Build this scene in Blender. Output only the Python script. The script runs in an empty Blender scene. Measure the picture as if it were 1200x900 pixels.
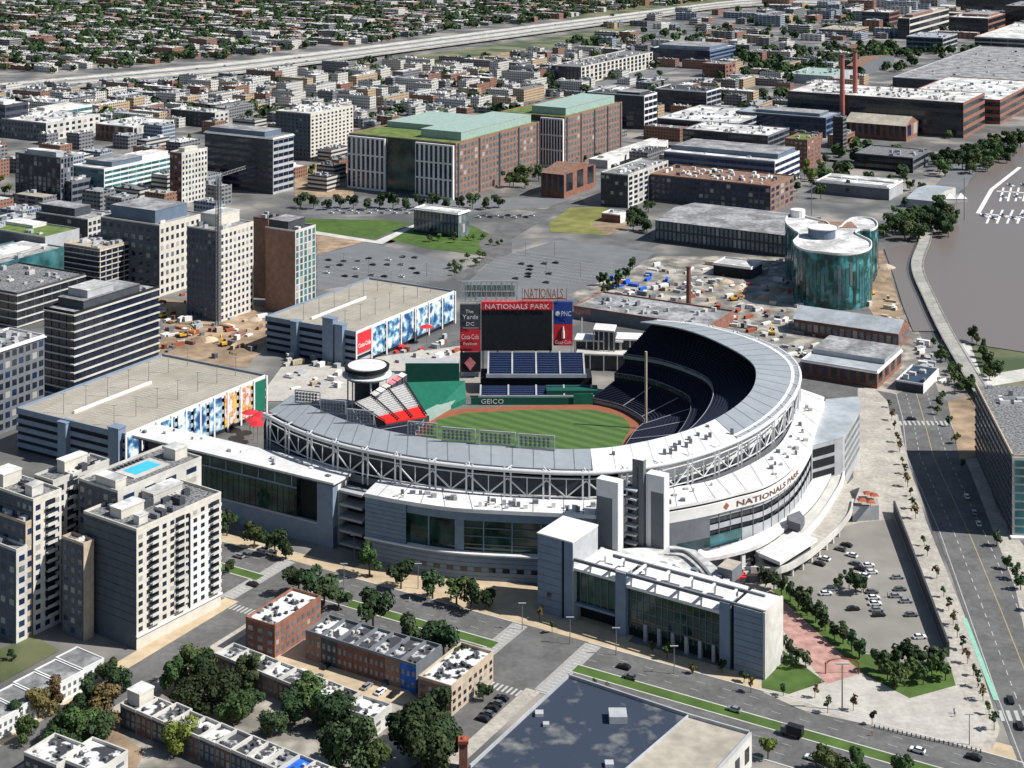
import bpy, bmesh, math, random
from mathutils import Vector, Matrix
R = random.Random(7)
H = 250.0; F = 1801.0
sc = bpy.context.scene; COL = sc.collection
SO = Vector((.8640, -.5035, 0)); EA = Vector((.5035, .8640, 0)); NO = -SO
ANG = math.atan2(EA.y, EA.x)
def W(px, py, z=0.0):                      # point of the place seen at a picture position, at height z
    D = (H - z) * F / (py + 125.0)
    return Vector(((px - 600.0) / F * D, D, z))
def AB(a, b, z=0.0): return SO * a + EA * b + Vector((0, 0, z))   # street grid: metres south, metres east
def toab(p): return p.dot(SO), p.dot(EA)
# ---------------------------------------------------------------- materials
MATS = {}
def mat(name, col, rough=.8, var=.18, scale=.35, spec=.3, metal=0., stain=0., objrand=0.):
    if name in MATS: return MATS[name]
    m = bpy.data.materials.new(name); m.use_nodes = True; nt = m.node_tree; N = nt.nodes; L = nt.links
    b = N['Principled BSDF']; b.inputs['Roughness'].default_value = rough; b.inputs['Metallic'].default_value = metal
    b.inputs['Specular IOR Level'].default_value = spec
    geo = N.new('ShaderNodeNewGeometry')
    n1 = N.new('ShaderNodeTexNoise'); n1.inputs['Scale'].default_value = scale; n1.inputs['Detail'].default_value = 5
    L.new(geo.outputs['Position'], n1.inputs['Vector'])
    mr = N.new('ShaderNodeMapRange'); mr.inputs[1].default_value = .3; mr.inputs[2].default_value = .7
    mr.inputs[3].default_value = 1 - var; mr.inputs[4].default_value = 1 + var
    L.new(n1.outputs['Fac'], mr.inputs[0]); val = mr.outputs[0]
    if stain > 0:
        n2 = N.new('ShaderNodeTexNoise'); n2.inputs['Scale'].default_value = scale * .18; n2.inputs['Detail'].default_value = 3
        L.new(geo.outputs['Position'], n2.inputs['Vector'])
        r2 = N.new('ShaderNodeMapRange'); r2.inputs[1].default_value = .42; r2.inputs[2].default_value = .6
        r2.inputs[3].default_value = 1 - stain; r2.inputs[4].default_value = 1
        L.new(n2.outputs['Fac'], r2.inputs[0])
        mu = N.new('ShaderNodeMath'); mu.operation = 'MULTIPLY'; L.new(val, mu.inputs[0]); L.new(r2.outputs[0], mu.inputs[1]); val = mu.outputs[0]
    if objrand > 0:
        oi = N.new('ShaderNodeObjectInfo'); r3 = N.new('ShaderNodeMapRange'); r3.inputs[3].default_value = 1 - objrand; r3.inputs[4].default_value = 1 + objrand
        L.new(oi.outputs['Random'], r3.inputs[0])
        mu = N.new('ShaderNodeMath'); mu.operation = 'MULTIPLY'; L.new(val, mu.inputs[0]); L.new(r3.outputs[0], mu.inputs[1]); val = mu.outputs[0]
    vm = N.new('ShaderNodeVectorMath'); vm.operation = 'SCALE'; vm.inputs[0].default_value = col[:3]
    L.new(val, vm.inputs['Scale']); L.new(vm.outputs[0], b.inputs['Base Color'])
    MATS[name] = m; return m
def facade_mat(name, wall, glass, bay=3.2, floor=3.2, wf=.5, hf=.5):
    """window pattern for far buildings, in the building's own coordinates"""
    m = bpy.data.materials.new(name); m.use_nodes = True; nt = m.node_tree; N = nt.nodes; L = nt.links
    b = N['Principled BSDF']; b.inputs['Roughness'].default_value = .6
    tc = N.new('ShaderNodeTexCoord'); sp = N.new('ShaderNodeSeparateXYZ'); L.new(tc.outputs['Object'], sp.inputs[0])
    def M(op, a, c, d=None):
        n = N.new('ShaderNodeMath'); n.operation = op
        for i, v in enumerate((a, c)):
            if hasattr(v, 'links'): L.new(v, n.inputs[i])
            else: n.inputs[i].default_value = v
        return n.outputs[0]
    u = M('ADD', sp.outputs[0], sp.outputs[1])
    fu = M('FRACT', M('DIVIDE', u, bay), 0); fv = M('FRACT', M('DIVIDE', sp.outputs[2], floor), 0)
    k = M('MULTIPLY', M('LESS_THAN', fu, wf), M('LESS_THAN', M('ABSOLUTE', M('SUBTRACT', fv, .5), 0), hf / 2))
    wn = N.new('ShaderNodeTexWhiteNoise'); wn.noise_dimensions = '2D'
    cx = N.new('ShaderNodeCombineXYZ'); L.new(M('FLOOR', M('DIVIDE', u, bay), 0), cx.inputs[0]); L.new(M('FLOOR', M('DIVIDE', sp.outputs[2], floor), 0), cx.inputs[1])
    L.new(cx.outputs[0], wn.inputs[0])
    gl = N.new('ShaderNodeVectorMath'); gl.operation = 'SCALE'; gl.inputs[0].default_value = glass; L.new(M('ADD', wn.outputs[0], .4), gl.inputs['Scale'])
    mx = N.new('ShaderNodeMix'); mx.data_type = 'RGBA'; mx.inputs[6].default_value = (*wall, 1)
    L.new(k, mx.inputs[0]); L.new(gl.outputs[0], mx.inputs[7]); L.new(mx.outputs[2], b.inputs['Base Color'])
    MATS[name] = m; return m
P = mat
P('concrete', (.36, .345, .31), stain=.2); P('white', (.74, .73, .70), var=.07, stain=.12); P('offwhite', (.58, .56, .51), var=.1, stain=.2)
P('brick', (.25, .115, .08), var=.25); P('brick_dark', (.16, .075, .055), var=.25); P('brown', (.25, .145, .105), var=.2)
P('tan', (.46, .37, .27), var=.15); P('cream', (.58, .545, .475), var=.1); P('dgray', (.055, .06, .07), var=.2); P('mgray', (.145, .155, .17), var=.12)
P('bluegray', (.12, .16, .215), var=.12, scale=.2); P('blind', (.34, .33, .30), var=.1); P('slate', (.088, .104, .125), var=.12); P('lgray', (.42, .43, .44), var=.1, stain=.15); P('panel', (.19, .245, .32), var=.10)  # slate: blue-grey siding, darkened further to deepen the shade on west sides
P('roof_white', (.72, .71, .68), var=.3, stain=.45, scale=.4); P('roof_gray', (.33, .33, .33), var=.35, stain=.45, scale=.4); P('roof_dark', (.07, .072, .08), var=.45, stain=.3)
P('roof_gravel', (.17, .17, .17), var=.9, scale=1.1); P('roof_tan', (.40, .36, .29), var=.15, stain=.2); P('roof_green', (.12, .17, .045), var=.4, scale=.15)
P('roof_metal', (.40, .43, .45), var=.12, rough=.45, stain=.2); P('roof_teal', (.29, .385, .34), var=.12); P('roof_blue', (.035, .060, .105), var=.35, scale=.12, stain=.3)
P('roof_rust', (.22, .13, .09), var=.25); P('deck', (.37, .335, .27), var=.1, stain=.15, scale=.2)
P('canopy', (.30, .325, .345), var=.06, rough=.5, stain=.08); P('membrane', (.70, .69, .67), var=.10, scale=.5, stain=.16); P('steel_white', (.60, .60, .60), var=.05)
P('tower_gray', (.13, .14, .15), var=.06); P('dark', (.012, .014, .018), var=.2); P('seat_navy', (.007, .010, .026), var=.3, scale=.8); P('seat_blue', (.018, .034, .09), var=.2, scale=.8)
P('seat_gray', (.42, .41, .40), var=.25, scale=.8); P('seat_red', (.75, .025, .02), var=.08); P('aisle', (.26, .27, .29), var=.1)
P('glass_dark', (.018, .024, .032), rough=.12, spec=.6, var=.5, scale=.25); P('glass_blue', (.015, .03, .075), rough=.12, spec=.6, var=.5, scale=.2)
P('glass_teal', (.04, .14, .15), rough=.12, spec=.6, var=.6, scale=.12); P('glass_green', (.015, .05, .04), rough=.1, spec=.6, var=.9, scale=.12)
P('glass_pale', (.11, .135, .15), rough=.15, spec=.6, var=.4, scale=.3); P('glass_navy', (.012, .018, .035), rough=.12, spec=.6, var=.5, scale=.3)
P('asphalt', (.140, .138, .133), var=.16, scale=.5, stain=.22); P('asphalt_dark', (.07, .072, .075), var=.15, scale=.15); P('lot', (.165, .17, .175), var=.1, scale=.1, stain=.12); P('lot_warm', (.26, .245, .215), var=.12, scale=.1, stain=.15); P('paver_cross', (.33, .32, .30), var=.15, scale=1.)
P('paint', (.42, .42, .40), var=.15, scale=1.); P('paint_yellow', (.42, .34, .15), var=.1); P('paint_green', (.25, .48, .36), var=.1); P('kerb', (.5, .49, .45), var=.1)
P('walk', (.43, .395, .34), var=.2, scale=.6, stain=.18); P('walk_tan', (.52, .41, .27), var=.15, scale=.25, stain=.15); P('plaza', (.47, .44, .39), var=.12, scale=.6, stain=.15); P('paver_red', (.42, .24, .20), var=.3, scale=.3)
P('grass', (.07, .125, .025), var=.25, scale=.15, stain=.15); P('grass_dry', (.20, .20, .06), var=.3, scale=.08, stain=.2); P('machine', (.65, .38, .04), var=.1); P('dirt', (.34, .245, .16), var=.35, scale=.12, stain=.3)
P('track', (.27, .095, .05), var=.12, scale=.3); P('red', (.62, .03, .04), var=.08); P('blue_ad', (.025, .06, .27), var=.05); P('wall_green', (.008, .085, .058), var=.1)
P('eye_green', (.010, .135, .082), var=.12); P('rust', (.33, .09, .05), var=.2); P('chimney', (.34, .12, .10), var=.15); P('pool', (.06, .5, .68), var=.08, rough=.1)
P('tarp', (.02, .13, .55), var=.3); P('car_white', (.75, .75, .75), var=.02, rough=.3); P('car_silver', (.38, .39, .41), var=.02, rough=.3, metal=.4); P('car_black', (.02, .02, .022), var=.02, rough=.25)
P('car_gray', (.12, .125, .13), var=.02, rough=.3); P('car_red', (.4, .02, .02), var=.02, rough=.3); P('car_blue', (.03, .08, .25), var=.02, rough=.3); P('tyre', (.012, .012, .012), var=.1)
P('bark', (.09, .065, .045), var=.2); P('pole', (.20, .20, .20), var=.05); P('orange', (.7, .16, .03), var=.1); P('pink', (.70, .22, .25), var=.3, scale=.5)
for nm, c in (('leaf_dark', (.034, .060, .024)), ('leaf_mid', (.055, .092, .028)), ('leaf_light', (.11, .17, .03)), ('leaf_rust', (.13, .095, .035))):
    P(nm, c, var=.45, scale=.35, rough=.7, objrand=.35, spec=.1)
    nt = MATS[nm].node_tree; bs = nt.nodes['Principled BSDF']; src = bs.inputs['Base Color'].links[0].from_socket
    hs = nt.nodes.new('ShaderNodeHueSaturation'); oi = nt.nodes.new('ShaderNodeObjectInfo'); rr_ = nt.nodes.new('ShaderNodeMapRange'); ml_ = nt.nodes.new('ShaderNodeMath'); fr_ = nt.nodes.new('ShaderNodeMath')
    ml_.operation = 'MULTIPLY'; ml_.inputs[1].default_value = 7.31; fr_.operation = 'FRACT'; rr_.inputs[3].default_value = .455; rr_.inputs[4].default_value = .525
    nt.links.new(oi.outputs['Random'], ml_.inputs[0]); nt.links.new(ml_.outputs[0], fr_.inputs[0]); nt.links.new(fr_.outputs[0], rr_.inputs[0]); nt.links.new(rr_.outputs[0], hs.inputs['Hue']); hs.inputs['Saturation'].default_value = .95
    nt.links.new(src, hs.inputs['Color']); nt.links.new(hs.outputs[0], bs.inputs['Base Color'])
# rooftop dark patchy membrane and banners
def blotch(name, c1, c2, scale, lo=.45, hi=.6, c3=None):
    m = bpy.data.materials.new(name); m.use_nodes = True; N = m.node_tree.nodes; L = m.node_tree.links; b = N['Principled BSDF']; b.inputs['Roughness'].default_value = .55
    g = N.new('ShaderNodeNewGeometry'); n = N.new('ShaderNodeTexNoise'); n.inputs['Scale'].default_value = scale; n.inputs['Detail'].default_value = 6; L.new(g.outputs['Position'], n.inputs['Vector'])
    r = N.new('ShaderNodeValToRGB'); r.color_ramp.elements[0].position = lo; r.color_ramp.elements[0].color = (*c1, 1); r.color_ramp.elements[1].position = hi; r.color_ramp.elements[1].color = (*c2, 1)
    if c3: e = r.color_ramp.elements.new((lo + hi) / 2); e.color = (*c3, 1)
    L.new(n.outputs['Fac'], r.inputs[0]); L.new(r.outputs[0], b.inputs['Base Color']); MATS[name] = m; return m
blotch('store_roof', (.024, .036, .062), (.22, .22, .20), .16, .54, .80)
blotch('banner', (.02, .06, .20), (.62, .66, .70), .22, .42, .58, (.10, .30, .42))
blotch('banner_warm', (.65, .45, .08), (.60, .60, .58), .3, .44, .56, (.5, .08, .05))
blotch('ground', (.10, .10, .095), (.33, .295, .25), .02, .40, .64, (.17, .165, .155))
blotch('yard', (.12, .115, .105), (.44, .40, .34), .09, .35, .64, (.24, .22, .185))
blotch('turf_far', (.06, .085, .03), (.20, .19, .10), .02, .4, .6)
blotch('roof_patchy', (.05, .05, .055), (.72, .71, .68), .22, .44, .50)
blotch('roof_patchy_dark', (.055, .055, .06), (.50, .50, .49), .25, .50, .58, (.20, .20, .20))
blotch('drum_glass', (.010, .050, .045), (.07, .28, .30), .16, .44, .60, (.02, .13, .13))
FM = [facade_mat('facade_brick', (.26, .13, .085), (.04, .04, .05)), facade_mat('facade_white', (.55, .53, .48), (.05, .055, .07)),
      facade_mat('facade_gray', (.20, .20, .20), (.03, .035, .05), 4, 3.4, .7, .5), facade_mat('facade_tan', (.44, .33, .21), (.05, .045, .04)),
      facade_mat('facade_glass', (.34, .36, .38), (.03, .06, .12), 3, 3.6, .8, .6), facade_mat('facade_band', (.50, .47, .42), (.03, .03, .04), 30, 3.6, 1.1, .5)]
# ---------------------------------------------------------------- mesh helpers
class MB:
    def __init__(s): s.v = []; s.f = []; s.m = []
    def add(s, vs, fs, m=0):
        k = len(s.v); s.v += [tuple(v) for v in vs]; s.f += [tuple(i + k for i in f) for f in fs]; s.m += [m] * len(fs)
    def quad(s, a, b, c, d, m=0): s.add((a, b, c, d), ((0, 1, 2, 3),), m)
    def box(s, x0, y0, z0, x1, y1, z1, m=0, mt=None):
        v = [(x, y, z) for z in (z0, z1) for x, y in ((x0, y0), (x1, y0), (x1, y1), (x0, y1))]
        s.add(v, ((0, 3, 2, 1), (0, 1, 5, 4), (1, 2, 6, 5), (2, 3, 7, 6), (3, 0, 4, 7)), m)
        s.add(v, ((4, 5, 6, 7),), m if mt is None else mt)
    def obox(s, p, u, v, w, m=0, mt=None):          # oriented box: corner p, edge vectors u v w(up)
        q = [p, p + u, p + u + v, p + v]; q += [a + w for a in q]
        s.add(q, ((0, 3, 2, 1), (0, 1, 5, 4), (1, 2, 6, 5), (2, 3, 7, 6), (3, 0, 4, 7)), m); s.add(q, ((4, 5, 6, 7),), m if mt is None else mt)
    def prism(s, poly, z0, z1, m=0, mt=None, ccw=None):
        n = len(poly); ar = sum(poly[i][0] * poly[(i + 1) % n][1] - poly[(i + 1) % n][0] * poly[i][1] for i in range(n))
        if ar < 0: poly = poly[::-1]
        v = [(p[0], p[1], z0) for p in poly] + [(p[0], p[1], z1) for p in poly]
        s.add(v, [(i, (i + 1) % n, n + (i + 1) % n, n + i) for i in range(n)], m)
        s.add(v, [tuple(range(n, 2 * n))], m if mt is None else mt)
    def tube(s, p, q, r, m=0, n=6, r2=None):
        p = Vector(p); q = Vector(q); d = (q - p)
        if d.length < 1e-6: return
        d.normalize(); a = d.orthogonal().normalized(); b = d.cross(a); r2 = r if r2 is None else r2
        v = [p + (a * math.cos(t) + b * math.sin(t)) * r for t in (2 * math.pi * i / n for i in range(n))]
        v += [q + (a * math.cos(t) + b * math.sin(t)) * r2 for t in (2 * math.pi * i / n for i in range(n))]
        s.add(v, [(i, (i + 1) % n, n + (i + 1) % n, n + i) for i in range(n)] + [tuple(range(n))[::-1], tuple(range(n, 2 * n))], m)
    def bar(s, p, q, w, m=0): s.tube(p, q, w * .6, m, 4)
    def mesh(s, name, mats, smooth=False):
        me = bpy.data.meshes.new(name); me.from_pydata(s.v, [], s.f)
        for x in mats: me.materials.append(MATS[x] if isinstance(x, str) else x)
        if len(mats) > 1: me.polygons.foreach_set('material_index', s.m)
        if smooth: me.polygons.foreach_set('use_smooth', [True] * len(s.f))
        me.update(); return me
def link(name, me, parent=None, loc=None, rz=0):
    o = bpy.data.objects.new(name, me); COL.objects.link(o)
    if parent is not None: o.parent = parent
    if loc is not None: o.location = loc
    if rz: o.rotation_euler = (0, 0, rz)
    return o
def part(name, mb, mats, parent, smooth=False, loc=None): return link(name, mb.mesh(name, mats if isinstance(mats, (list, tuple)) else [mats], smooth), parent, loc)
def tag(o, label=None, cat=None, group=None, kind=None):
    if label: o['label'] = label
    if cat: o['category'] = cat
    if group: o['group'] = group
    if kind: o['kind'] = kind
    return o
def thing(name, label, cat, loc=(0, 0, 0), rz=0, group=None):
    o = bpy.data.objects.new(name, None); COL.objects.link(o); o.location = loc; o.rotation_euler = (0, 0, rz); o.empty_display_size = .5
    return tag(o, label, cat, group)
def copy_tree(o, parent=None):
    c = o.copy(); COL.objects.link(c); c.parent = parent
    for ch in o.children: copy_tree(ch, c)
    return c
def struct(name, mb, mats, kind='structure', smooth=False):
    return tag(part(name, mb, mats, None, smooth), kind=kind)
def sheet(name, pts, m, z, kind='structure', thick=None):       # pts already world xy
    mb = MB()
    if thick: mb.prism([(p[0], p[1]) for p in pts], z - thick, z)
    else:
        n = len(pts); ar = sum(pts[i][0] * pts[(i + 1) % n][1] - pts[(i + 1) % n][0] * pts[i][1] for i in range(n))
        if ar < 0: pts = pts[::-1]
        mb.add([(p[0], p[1], z) for p in pts], [tuple(range(n))])
    return struct(name, mb, [m], kind)
ZC=[0]
def psheet(name, px, m, z, **k):
    ZC[0] += 1; z += ZC[0] * .004
    return sheet(name, [W(x, y, z) for x, y in px], m, z, **k)
def catmull(pts, n):
    out = []; P_ = [pts[0] + (pts[0] - pts[1])] + list(pts) + [pts[-1] + (pts[-1] - pts[-2])]
    for i in range(1, len(P_) - 2):
        for k in range(n):
            t = k / n; a, b, c, d = P_[i - 1:i + 3]
            out.append(.5 * ((2 * b) + (c - a) * t + (2 * a - 5 * b + 4 * c - d) * t * t + (3 * b - a - 3 * c + d) * t ** 3))
    out.append(pts[-1].copy()); return out
def zed(p, z): return Vector((p.x, p.y, z))
def loft(mb, A, B, za, zb, m=0):
    for i in range(len(A) - 1): mb.quad(zed(A[i], za), zed(B[i], zb), zed(B[i + 1], zb), zed(A[i + 1], za), m)
def wall(mb, A, z0, z1, m=0): loft(mb, A, A, z0, z1, m)
def slab(mb, A, B, z, th, m=0, ms=None):
    ms = m if ms is None else ms
    loft(mb, A, B, z, z, m); loft(mb, A, B, z - th, z - th, ms); wall(mb, A, z - th, z, ms); wall(mb, B, z - th, z, ms)
    for i in (0, -1): mb.quad(zed(A[i], z - th), zed(B[i], z - th), zed(B[i], z), zed(A[i], z), ms)
def text_mesh(txt, size, bold=.02, extr=.05):
    cu = bpy.data.curves.new('lettering', 'FONT'); cu.body = txt; cu.size = size; cu.extrude = extr; cu.offset = bold; cu.align_x = 'CENTER'; cu.resolution_u = 2
    o = bpy.data.objects.new('lettering', cu); COL.objects.link(o); dg = bpy.context.evaluated_depsgraph_get(); dg.update()
    me = bpy.data.meshes.new_from_object(o.evaluated_get(dg)); bpy.data.objects.remove(o); bpy.data.curves.remove(cu); me.materials.clear(); return me
def lettering(txt, size, m, parent, p, right, bold=.0, width=None):       # letters standing upright at p, reading along 'right'
    me = text_mesh(txt, size, bold); xs = [v.co.x for v in me.vertices]; k = 1 if not width else width / max(.01, max(xs) - min(xs))
    cx = (max(xs) + min(xs)) / 2; r = right.normalized(); out = r.cross(Vector((0, 0, 1)))
    for v in me.vertices:
        c = v.co.copy(); v.co = p + r * (c.x - cx) * k + Vector((0, 0, c.y)) + out * (c.z + .1)
    me.materials.append(MATS[m]); return link('lettering', me, parent)
def curve_at(C, d):
    for i in range(len(C) - 1):
        l = (C[i + 1] - C[i]).length
        if d <= l or i == len(C) - 2: return C[i].lerp(C[i + 1], d / l), (C[i + 1] - C[i]).normalized()
        d -= l
def curve_len(C): return sum((C[i + 1] - C[i]).length for i in range(len(C) - 1))
def lettering_curve(txt, size, m, parent, C, d0, width, z, off=.3):
    me = text_mesh(txt, size, .05); xs = [v.co.x for v in me.vertices]; x0 = min(xs); k = width / (max(xs) - x0)
    for v in me.vertices:
        p, t = curve_at(C, d0 + (v.co.x - x0) * k); out = t.cross(Vector((0, 0, 1))); v.co = zed(p, z + v.co.y) + out * (off + v.co.z)
    me.materials.append(MATS[m]); return link('lettering', me, parent)
ORD = ['first', 'second', 'third', 'fourth', 'fifth', 'sixth', 'seventh', 'eighth', 'ninth', 'tenth', 'eleventh', 'twelfth', 'thirteenth', 'fourteenth', 'fifteenth', 'sixteenth', 'seventeenth', 'eighteenth', 'nineteenth', 'twentieth', 'twenty-first', 'twenty-second', 'twenty-third', 'twenty-fourth', 'twenty-fifth', 'twenty-sixth', 'twenty-seventh', 'twenty-eighth', 'twenty-ninth', 'thirtieth']

MATS['store_roof'].node_tree.nodes['Principled BSDF'].inputs['Roughness'].default_value = .85
# ================================================================ SETTING: ground, roads, water
def gridrect(a0, a1, b0, b1): return [AB(a0, b0), AB(a1, b0), AB(a1, b1), AB(a0, b1)]
sheet('ground', [(-9000, -500), (9000, -500), (9000, 16000), (-9000, 16000)], 'ground', 0)
psheet('river_water', [(1036, 291), (1078, 283), (1112, 262), (1120, 238), (1148, 196), (1172, 182), (1215, 168), (1500, 130), (2600, 110), (2600, 420), (1500, 430), (1210, 414), (1126, 401), (1118, 412), (1098, 388), (1070, 388), (1058, 358), (1047, 322)], 'asphalt', .5)
wm = bpy.data.materials.new('river'); wm.use_nodes = True; N = wm.node_tree.nodes; b = N['Principled BSDF']
b.inputs['Base Color'].default_value = (.175, .150, .135, 1); b.inputs['Roughness'].default_value = .32; b.inputs['IOR'].default_value = 1.33
nz = N.new('ShaderNodeTexNoise'); nz.inputs['Scale'].default_value = .5; g = N.new('ShaderNodeNewGeometry'); bp = N.new('ShaderNodeBump'); bp.inputs['Strength'].default_value = .5
wm.node_tree.links.new(g.outputs['Position'], nz.inputs['Vector']); wm.node_tree.links.new(nz.outputs['Fac'], bp.inputs['Height']); wm.node_tree.links.new(bp.outputs[0], b.inputs['Normal'])
bpy.data.objects['river_water'].data.materials[0] = wm
# South-west road: two carriageways with a grass median
Z1, Z2, Z3, Z4 = .03, .06, .09, .13
sheet('road', gridrect(-900, 60, 420, 455.5), 'asphalt', Z2)
for a0, a1 in ((-900, -362), (-322, -262), (-232, -60)): sheet('grass_median', gridrect(a0, a1, 436.2, 440.8), 'grass', Z4, thick=.13)
for a0, a1 in ((-900, -362), (-337, -262), (-236, -75)):
    mb = MB()
    for bb in (419.6, 455.5): mb.prism([tuple(p)[:2] for p in gridrect(a0, a1, bb, bb + .5)], 0, .16)
    for bb in (435.7, 440.8): mb.prism([tuple(p)[:2] for p in gridrect(a0 + 2, a1 - 2, bb, bb + .5)], 0, .16)
    struct('road_kerb', mb, ['kerb'])
sheet('pavement', gridrect(-900, -337, 456, 462.5), 'walk_tan', Z3); sheet('pavement', gridrect(-337, -76, 456, 463), 'walk_tan', Z3)
sheet('pavement', gridrect(-337, -225, 463, 483), 'walk_tan', .07); sheet('pavement', gridrect(-540, -368, 412, 419.6), 'walk', Z1)
for nm, (a0, a1) in {'side_street': (-356.5, -343.5), 'cross_street': (-254.5, -239.5)}.items():
    sheet('side_road', gridrect(a0, a1, 150, 421), 'asphalt', .05)
    sheet('pavement', gridrect(a0 - 6, a0, 150, 420), 'walk_tan' if nm == 'side_street' else 'walk', .08); sheet('pavement', gridrect(a1, a1 + 5, 150, 420), 'walk', .08)
# lane lines and crosswalks
mb = MB()
def stripe(a0, a1, b0, b1, z=.085): mb.add([AB(a0, b0, z), AB(a0, b1, z), AB(a1, b1, z), AB(a1, b0, z)], [(3, 2, 1, 0)])
for bb in (424.8, 430.4, 445.6, 450.6):
    a = -600
    while a < -70:
        if not (-366 < a < -335 or -266 < a < -232): stripe(a, a + 3, bb, bb + .16)
        a += 9
for aa in (-262, -234, -337.5, -362): 
    for k in range(18 if aa in (-262, -234) else 18):
        b0 = 421 + k * 1.95; stripe(aa - 1.6, aa + 1.9, b0, b0 + .6, .1)
for b0 in (416.,):
    for a0, a1 in ((-254, -240), (-356, -344)):
        k = a0
        while k < a1: stripe(k, k + .8, b0 - 2, b0 + 2); k += 1.7
struct('road_markings', mb, ['paint'])
for aa in (-262, -234, -337.5, -362): sheet('crossing_paving', gridrect(aa - 3, aa + 3, 420.5, 455.2), 'paver_cross', .078)
# the avenue on the right
def wp(*p): return [Vector((x, y, 0)) for x, y in p]
AVL = [(196, 800), (185, 732), (174, 682), (166, 600), (158, 540), (150, 480), (143, 420), (136, 370)]
AVR = [(219, 800), (207, 732), (200, 682), (191, 600), (184, 550), (176, 480), (168, 420), (160, 370)]
sheet('avenue_road', wp(*AVL, *AVR[::-1]), 'asphalt', .10)
mb = MB()
def pline(pts, w, z, dash=None):
    for i in range(len(pts) - 1):
        p = Vector((*pts[i], z)); q = Vector((*pts[i + 1], z)); d = q - p; l = d.length; d.normalize(); s = d.cross(Vector((0, 0, 1))) * w / 2; t = 0
        while t < l:
            e = min(l, t + (dash or l)); mb.add([p + d * t - s, p + d * t + s, p + d * e + s, p + d * e - s], [(0, 1, 2, 3)]); t += (dash or l) * 2.2
def mid(k): return [(a[0] * (1 - k) + b[0] * k, a[1]) for a, b in zip(AVL, AVR)]
pline(mid(.27), .3, .125, 3); pline(mid(.74), .3, .125, 3); pline(mid(.05), .3, .125)
for k in range(11): p = Vector((183 + k * 2.15, 728 , .125)); mb.add([p, p + Vector((1.1, 0, 0)), p + Vector((.6, -6, 0)), p + Vector((-.5, -6, 0))], [(3, 2, 1, 0)])
for k in range(10): p = Vector((148.5 + k * 2.4, 470, .125)); mb.add([p, p + Vector((1.2, 0, 0)), p + Vector((.4, -6, 0)), p + Vector((-.8, -6, 0))], [(3, 2, 1, 0)])
struct('avenue_markings', mb, ['paint'])
mb = MB(); pline(mid(.5), .28, .125); struct('avenue_centre_line', mb, ['paint_yellow'])
mb = MB(); pline([(156, 530), (151.5, 490), (150, 476)], 1.6, .13); struct('cycle_lane', mb, ['paint_green'])
psheet('street_road', [(905, 448), (985, 438), (1045, 462), (1100, 466), (1135, 478), (1112, 492), (1056, 490), (1000, 470), (950, 462), (905, 458)], 'asphalt', .075)
sheet('side_road', [W(1200, 850), W(1260, 850), W(1260, 960), W(1190, 960)], 'asphalt', .045)
# plaza and pavement between stadium and avenue
psheet('plaza_paving', [(1000, 470), (1052, 486), (1064, 540), (1085, 610), (1130, 720), (1172, 855), (1162, 880), (1100, 868), (940, 832), (895, 812), (870, 745), (860, 690), (960, 600), (1000, 560)], 'walk', .09)
psheet('corner_plaza', [(925, 815), (965, 790), (1000, 770), (1068, 818), (1122, 803), (1158, 862), (1150, 876), (1100, 866), (990, 843)], 'plaza', .11)
psheet('brick_promenade', [(893, 706), (905, 690), (1012, 788), (968, 802)], 'paver_red', .125)
psheet('parking_lot', [(1010, 612), (1048, 608), (1112, 778), (1030, 775), (905, 685), (900, 672), (985, 618)], 'lot_warm', .12)
psheet('tree_bed', [(905, 692), (918, 686), (1010, 765), (1065, 778), (1112, 776), (1120, 803), (1066, 818), (1012, 790)], 'grass', .14)
psheet('lawn', [(893, 765), (912, 758), (967, 799), (925, 813), (893, 806)], 'grass', .14)
psheet('pavement_tan', [(1005, 455), (1022, 452), (1040, 470), (1050, 520), (1060, 560), (1078, 610), (1055, 612), (1020, 600), (1005, 520)], 'walk', .13)
psheet('far_pavement', [(1112, 492), (1135, 480), (1146, 530), (1170, 600), (1200, 640), (1230, 720), (1230, 850), (1205, 760), (1190, 690), (1140, 560)], 'walk', .115)
psheet('bare_ground', [(1110, 470), (1142, 462), (1150, 535), (1125, 540)], 'dirt', .13)
mb = MB()
for i in range(26):   # parking stall lines
    for (x0, y0, x1, y1, w) in ((925, 660, 990, 618, 18), (1058, 640, 1100, 760, 16), (1012, 670, 1030, 730, -20), (985, 690, 1000, 745, -22)):
        if i < 13:
            t = i / 13; a = W(x0 + (x1 - x0) * t, y0 + (y1 - y0) * t, .14); c = a + Vector((-w * .28 if w != 18 else 4.2, 1.2 if w != 18 else -2.6, 0)); s = Vector((0, .12, 0)); mb.add([a - s, c - s, c + s, a + s], [(0, 1, 2, 3)])
struct('parking_markings', mb, ['paint'])
for (x0, y0), (x1, y1), rows_, n_ in (((395, 300), (520, 325), 7, 34), ((590, 298), (735, 312), 9, 40)):
    mb = MB(); a0, b0 = toab(W(x0, y0)); a1, b1 = toab(W(x1, y1)); a0, a1 = sorted((a0, a1)); b0, b1 = sorted((b0, b1)); b0 = min(b0, b1 - 60)
    for r_i in range(rows_):
        bb = b0 + (b1 - b0) * r_i / (rows_ - 1)
        mb.add([AB(a0, bb - .12, .36), AB(a1, bb - .12, .36), AB(a1, bb + .12, .36), AB(a0, bb + .12, .36)], [(0, 1, 2, 3)])
        for k in range(int((a1 - a0) / 2.7)): aa = a0 + k * 2.7; mb.add([AB(aa, bb - 4.6, .36), AB(aa + .15, bb - 4.6, .36), AB(aa + .15, bb + 4.6, .36), AB(aa, bb + 4.6, .36)], [(0, 1, 2, 3)])
    struct('parking_markings', mb, ['paint'])
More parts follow.
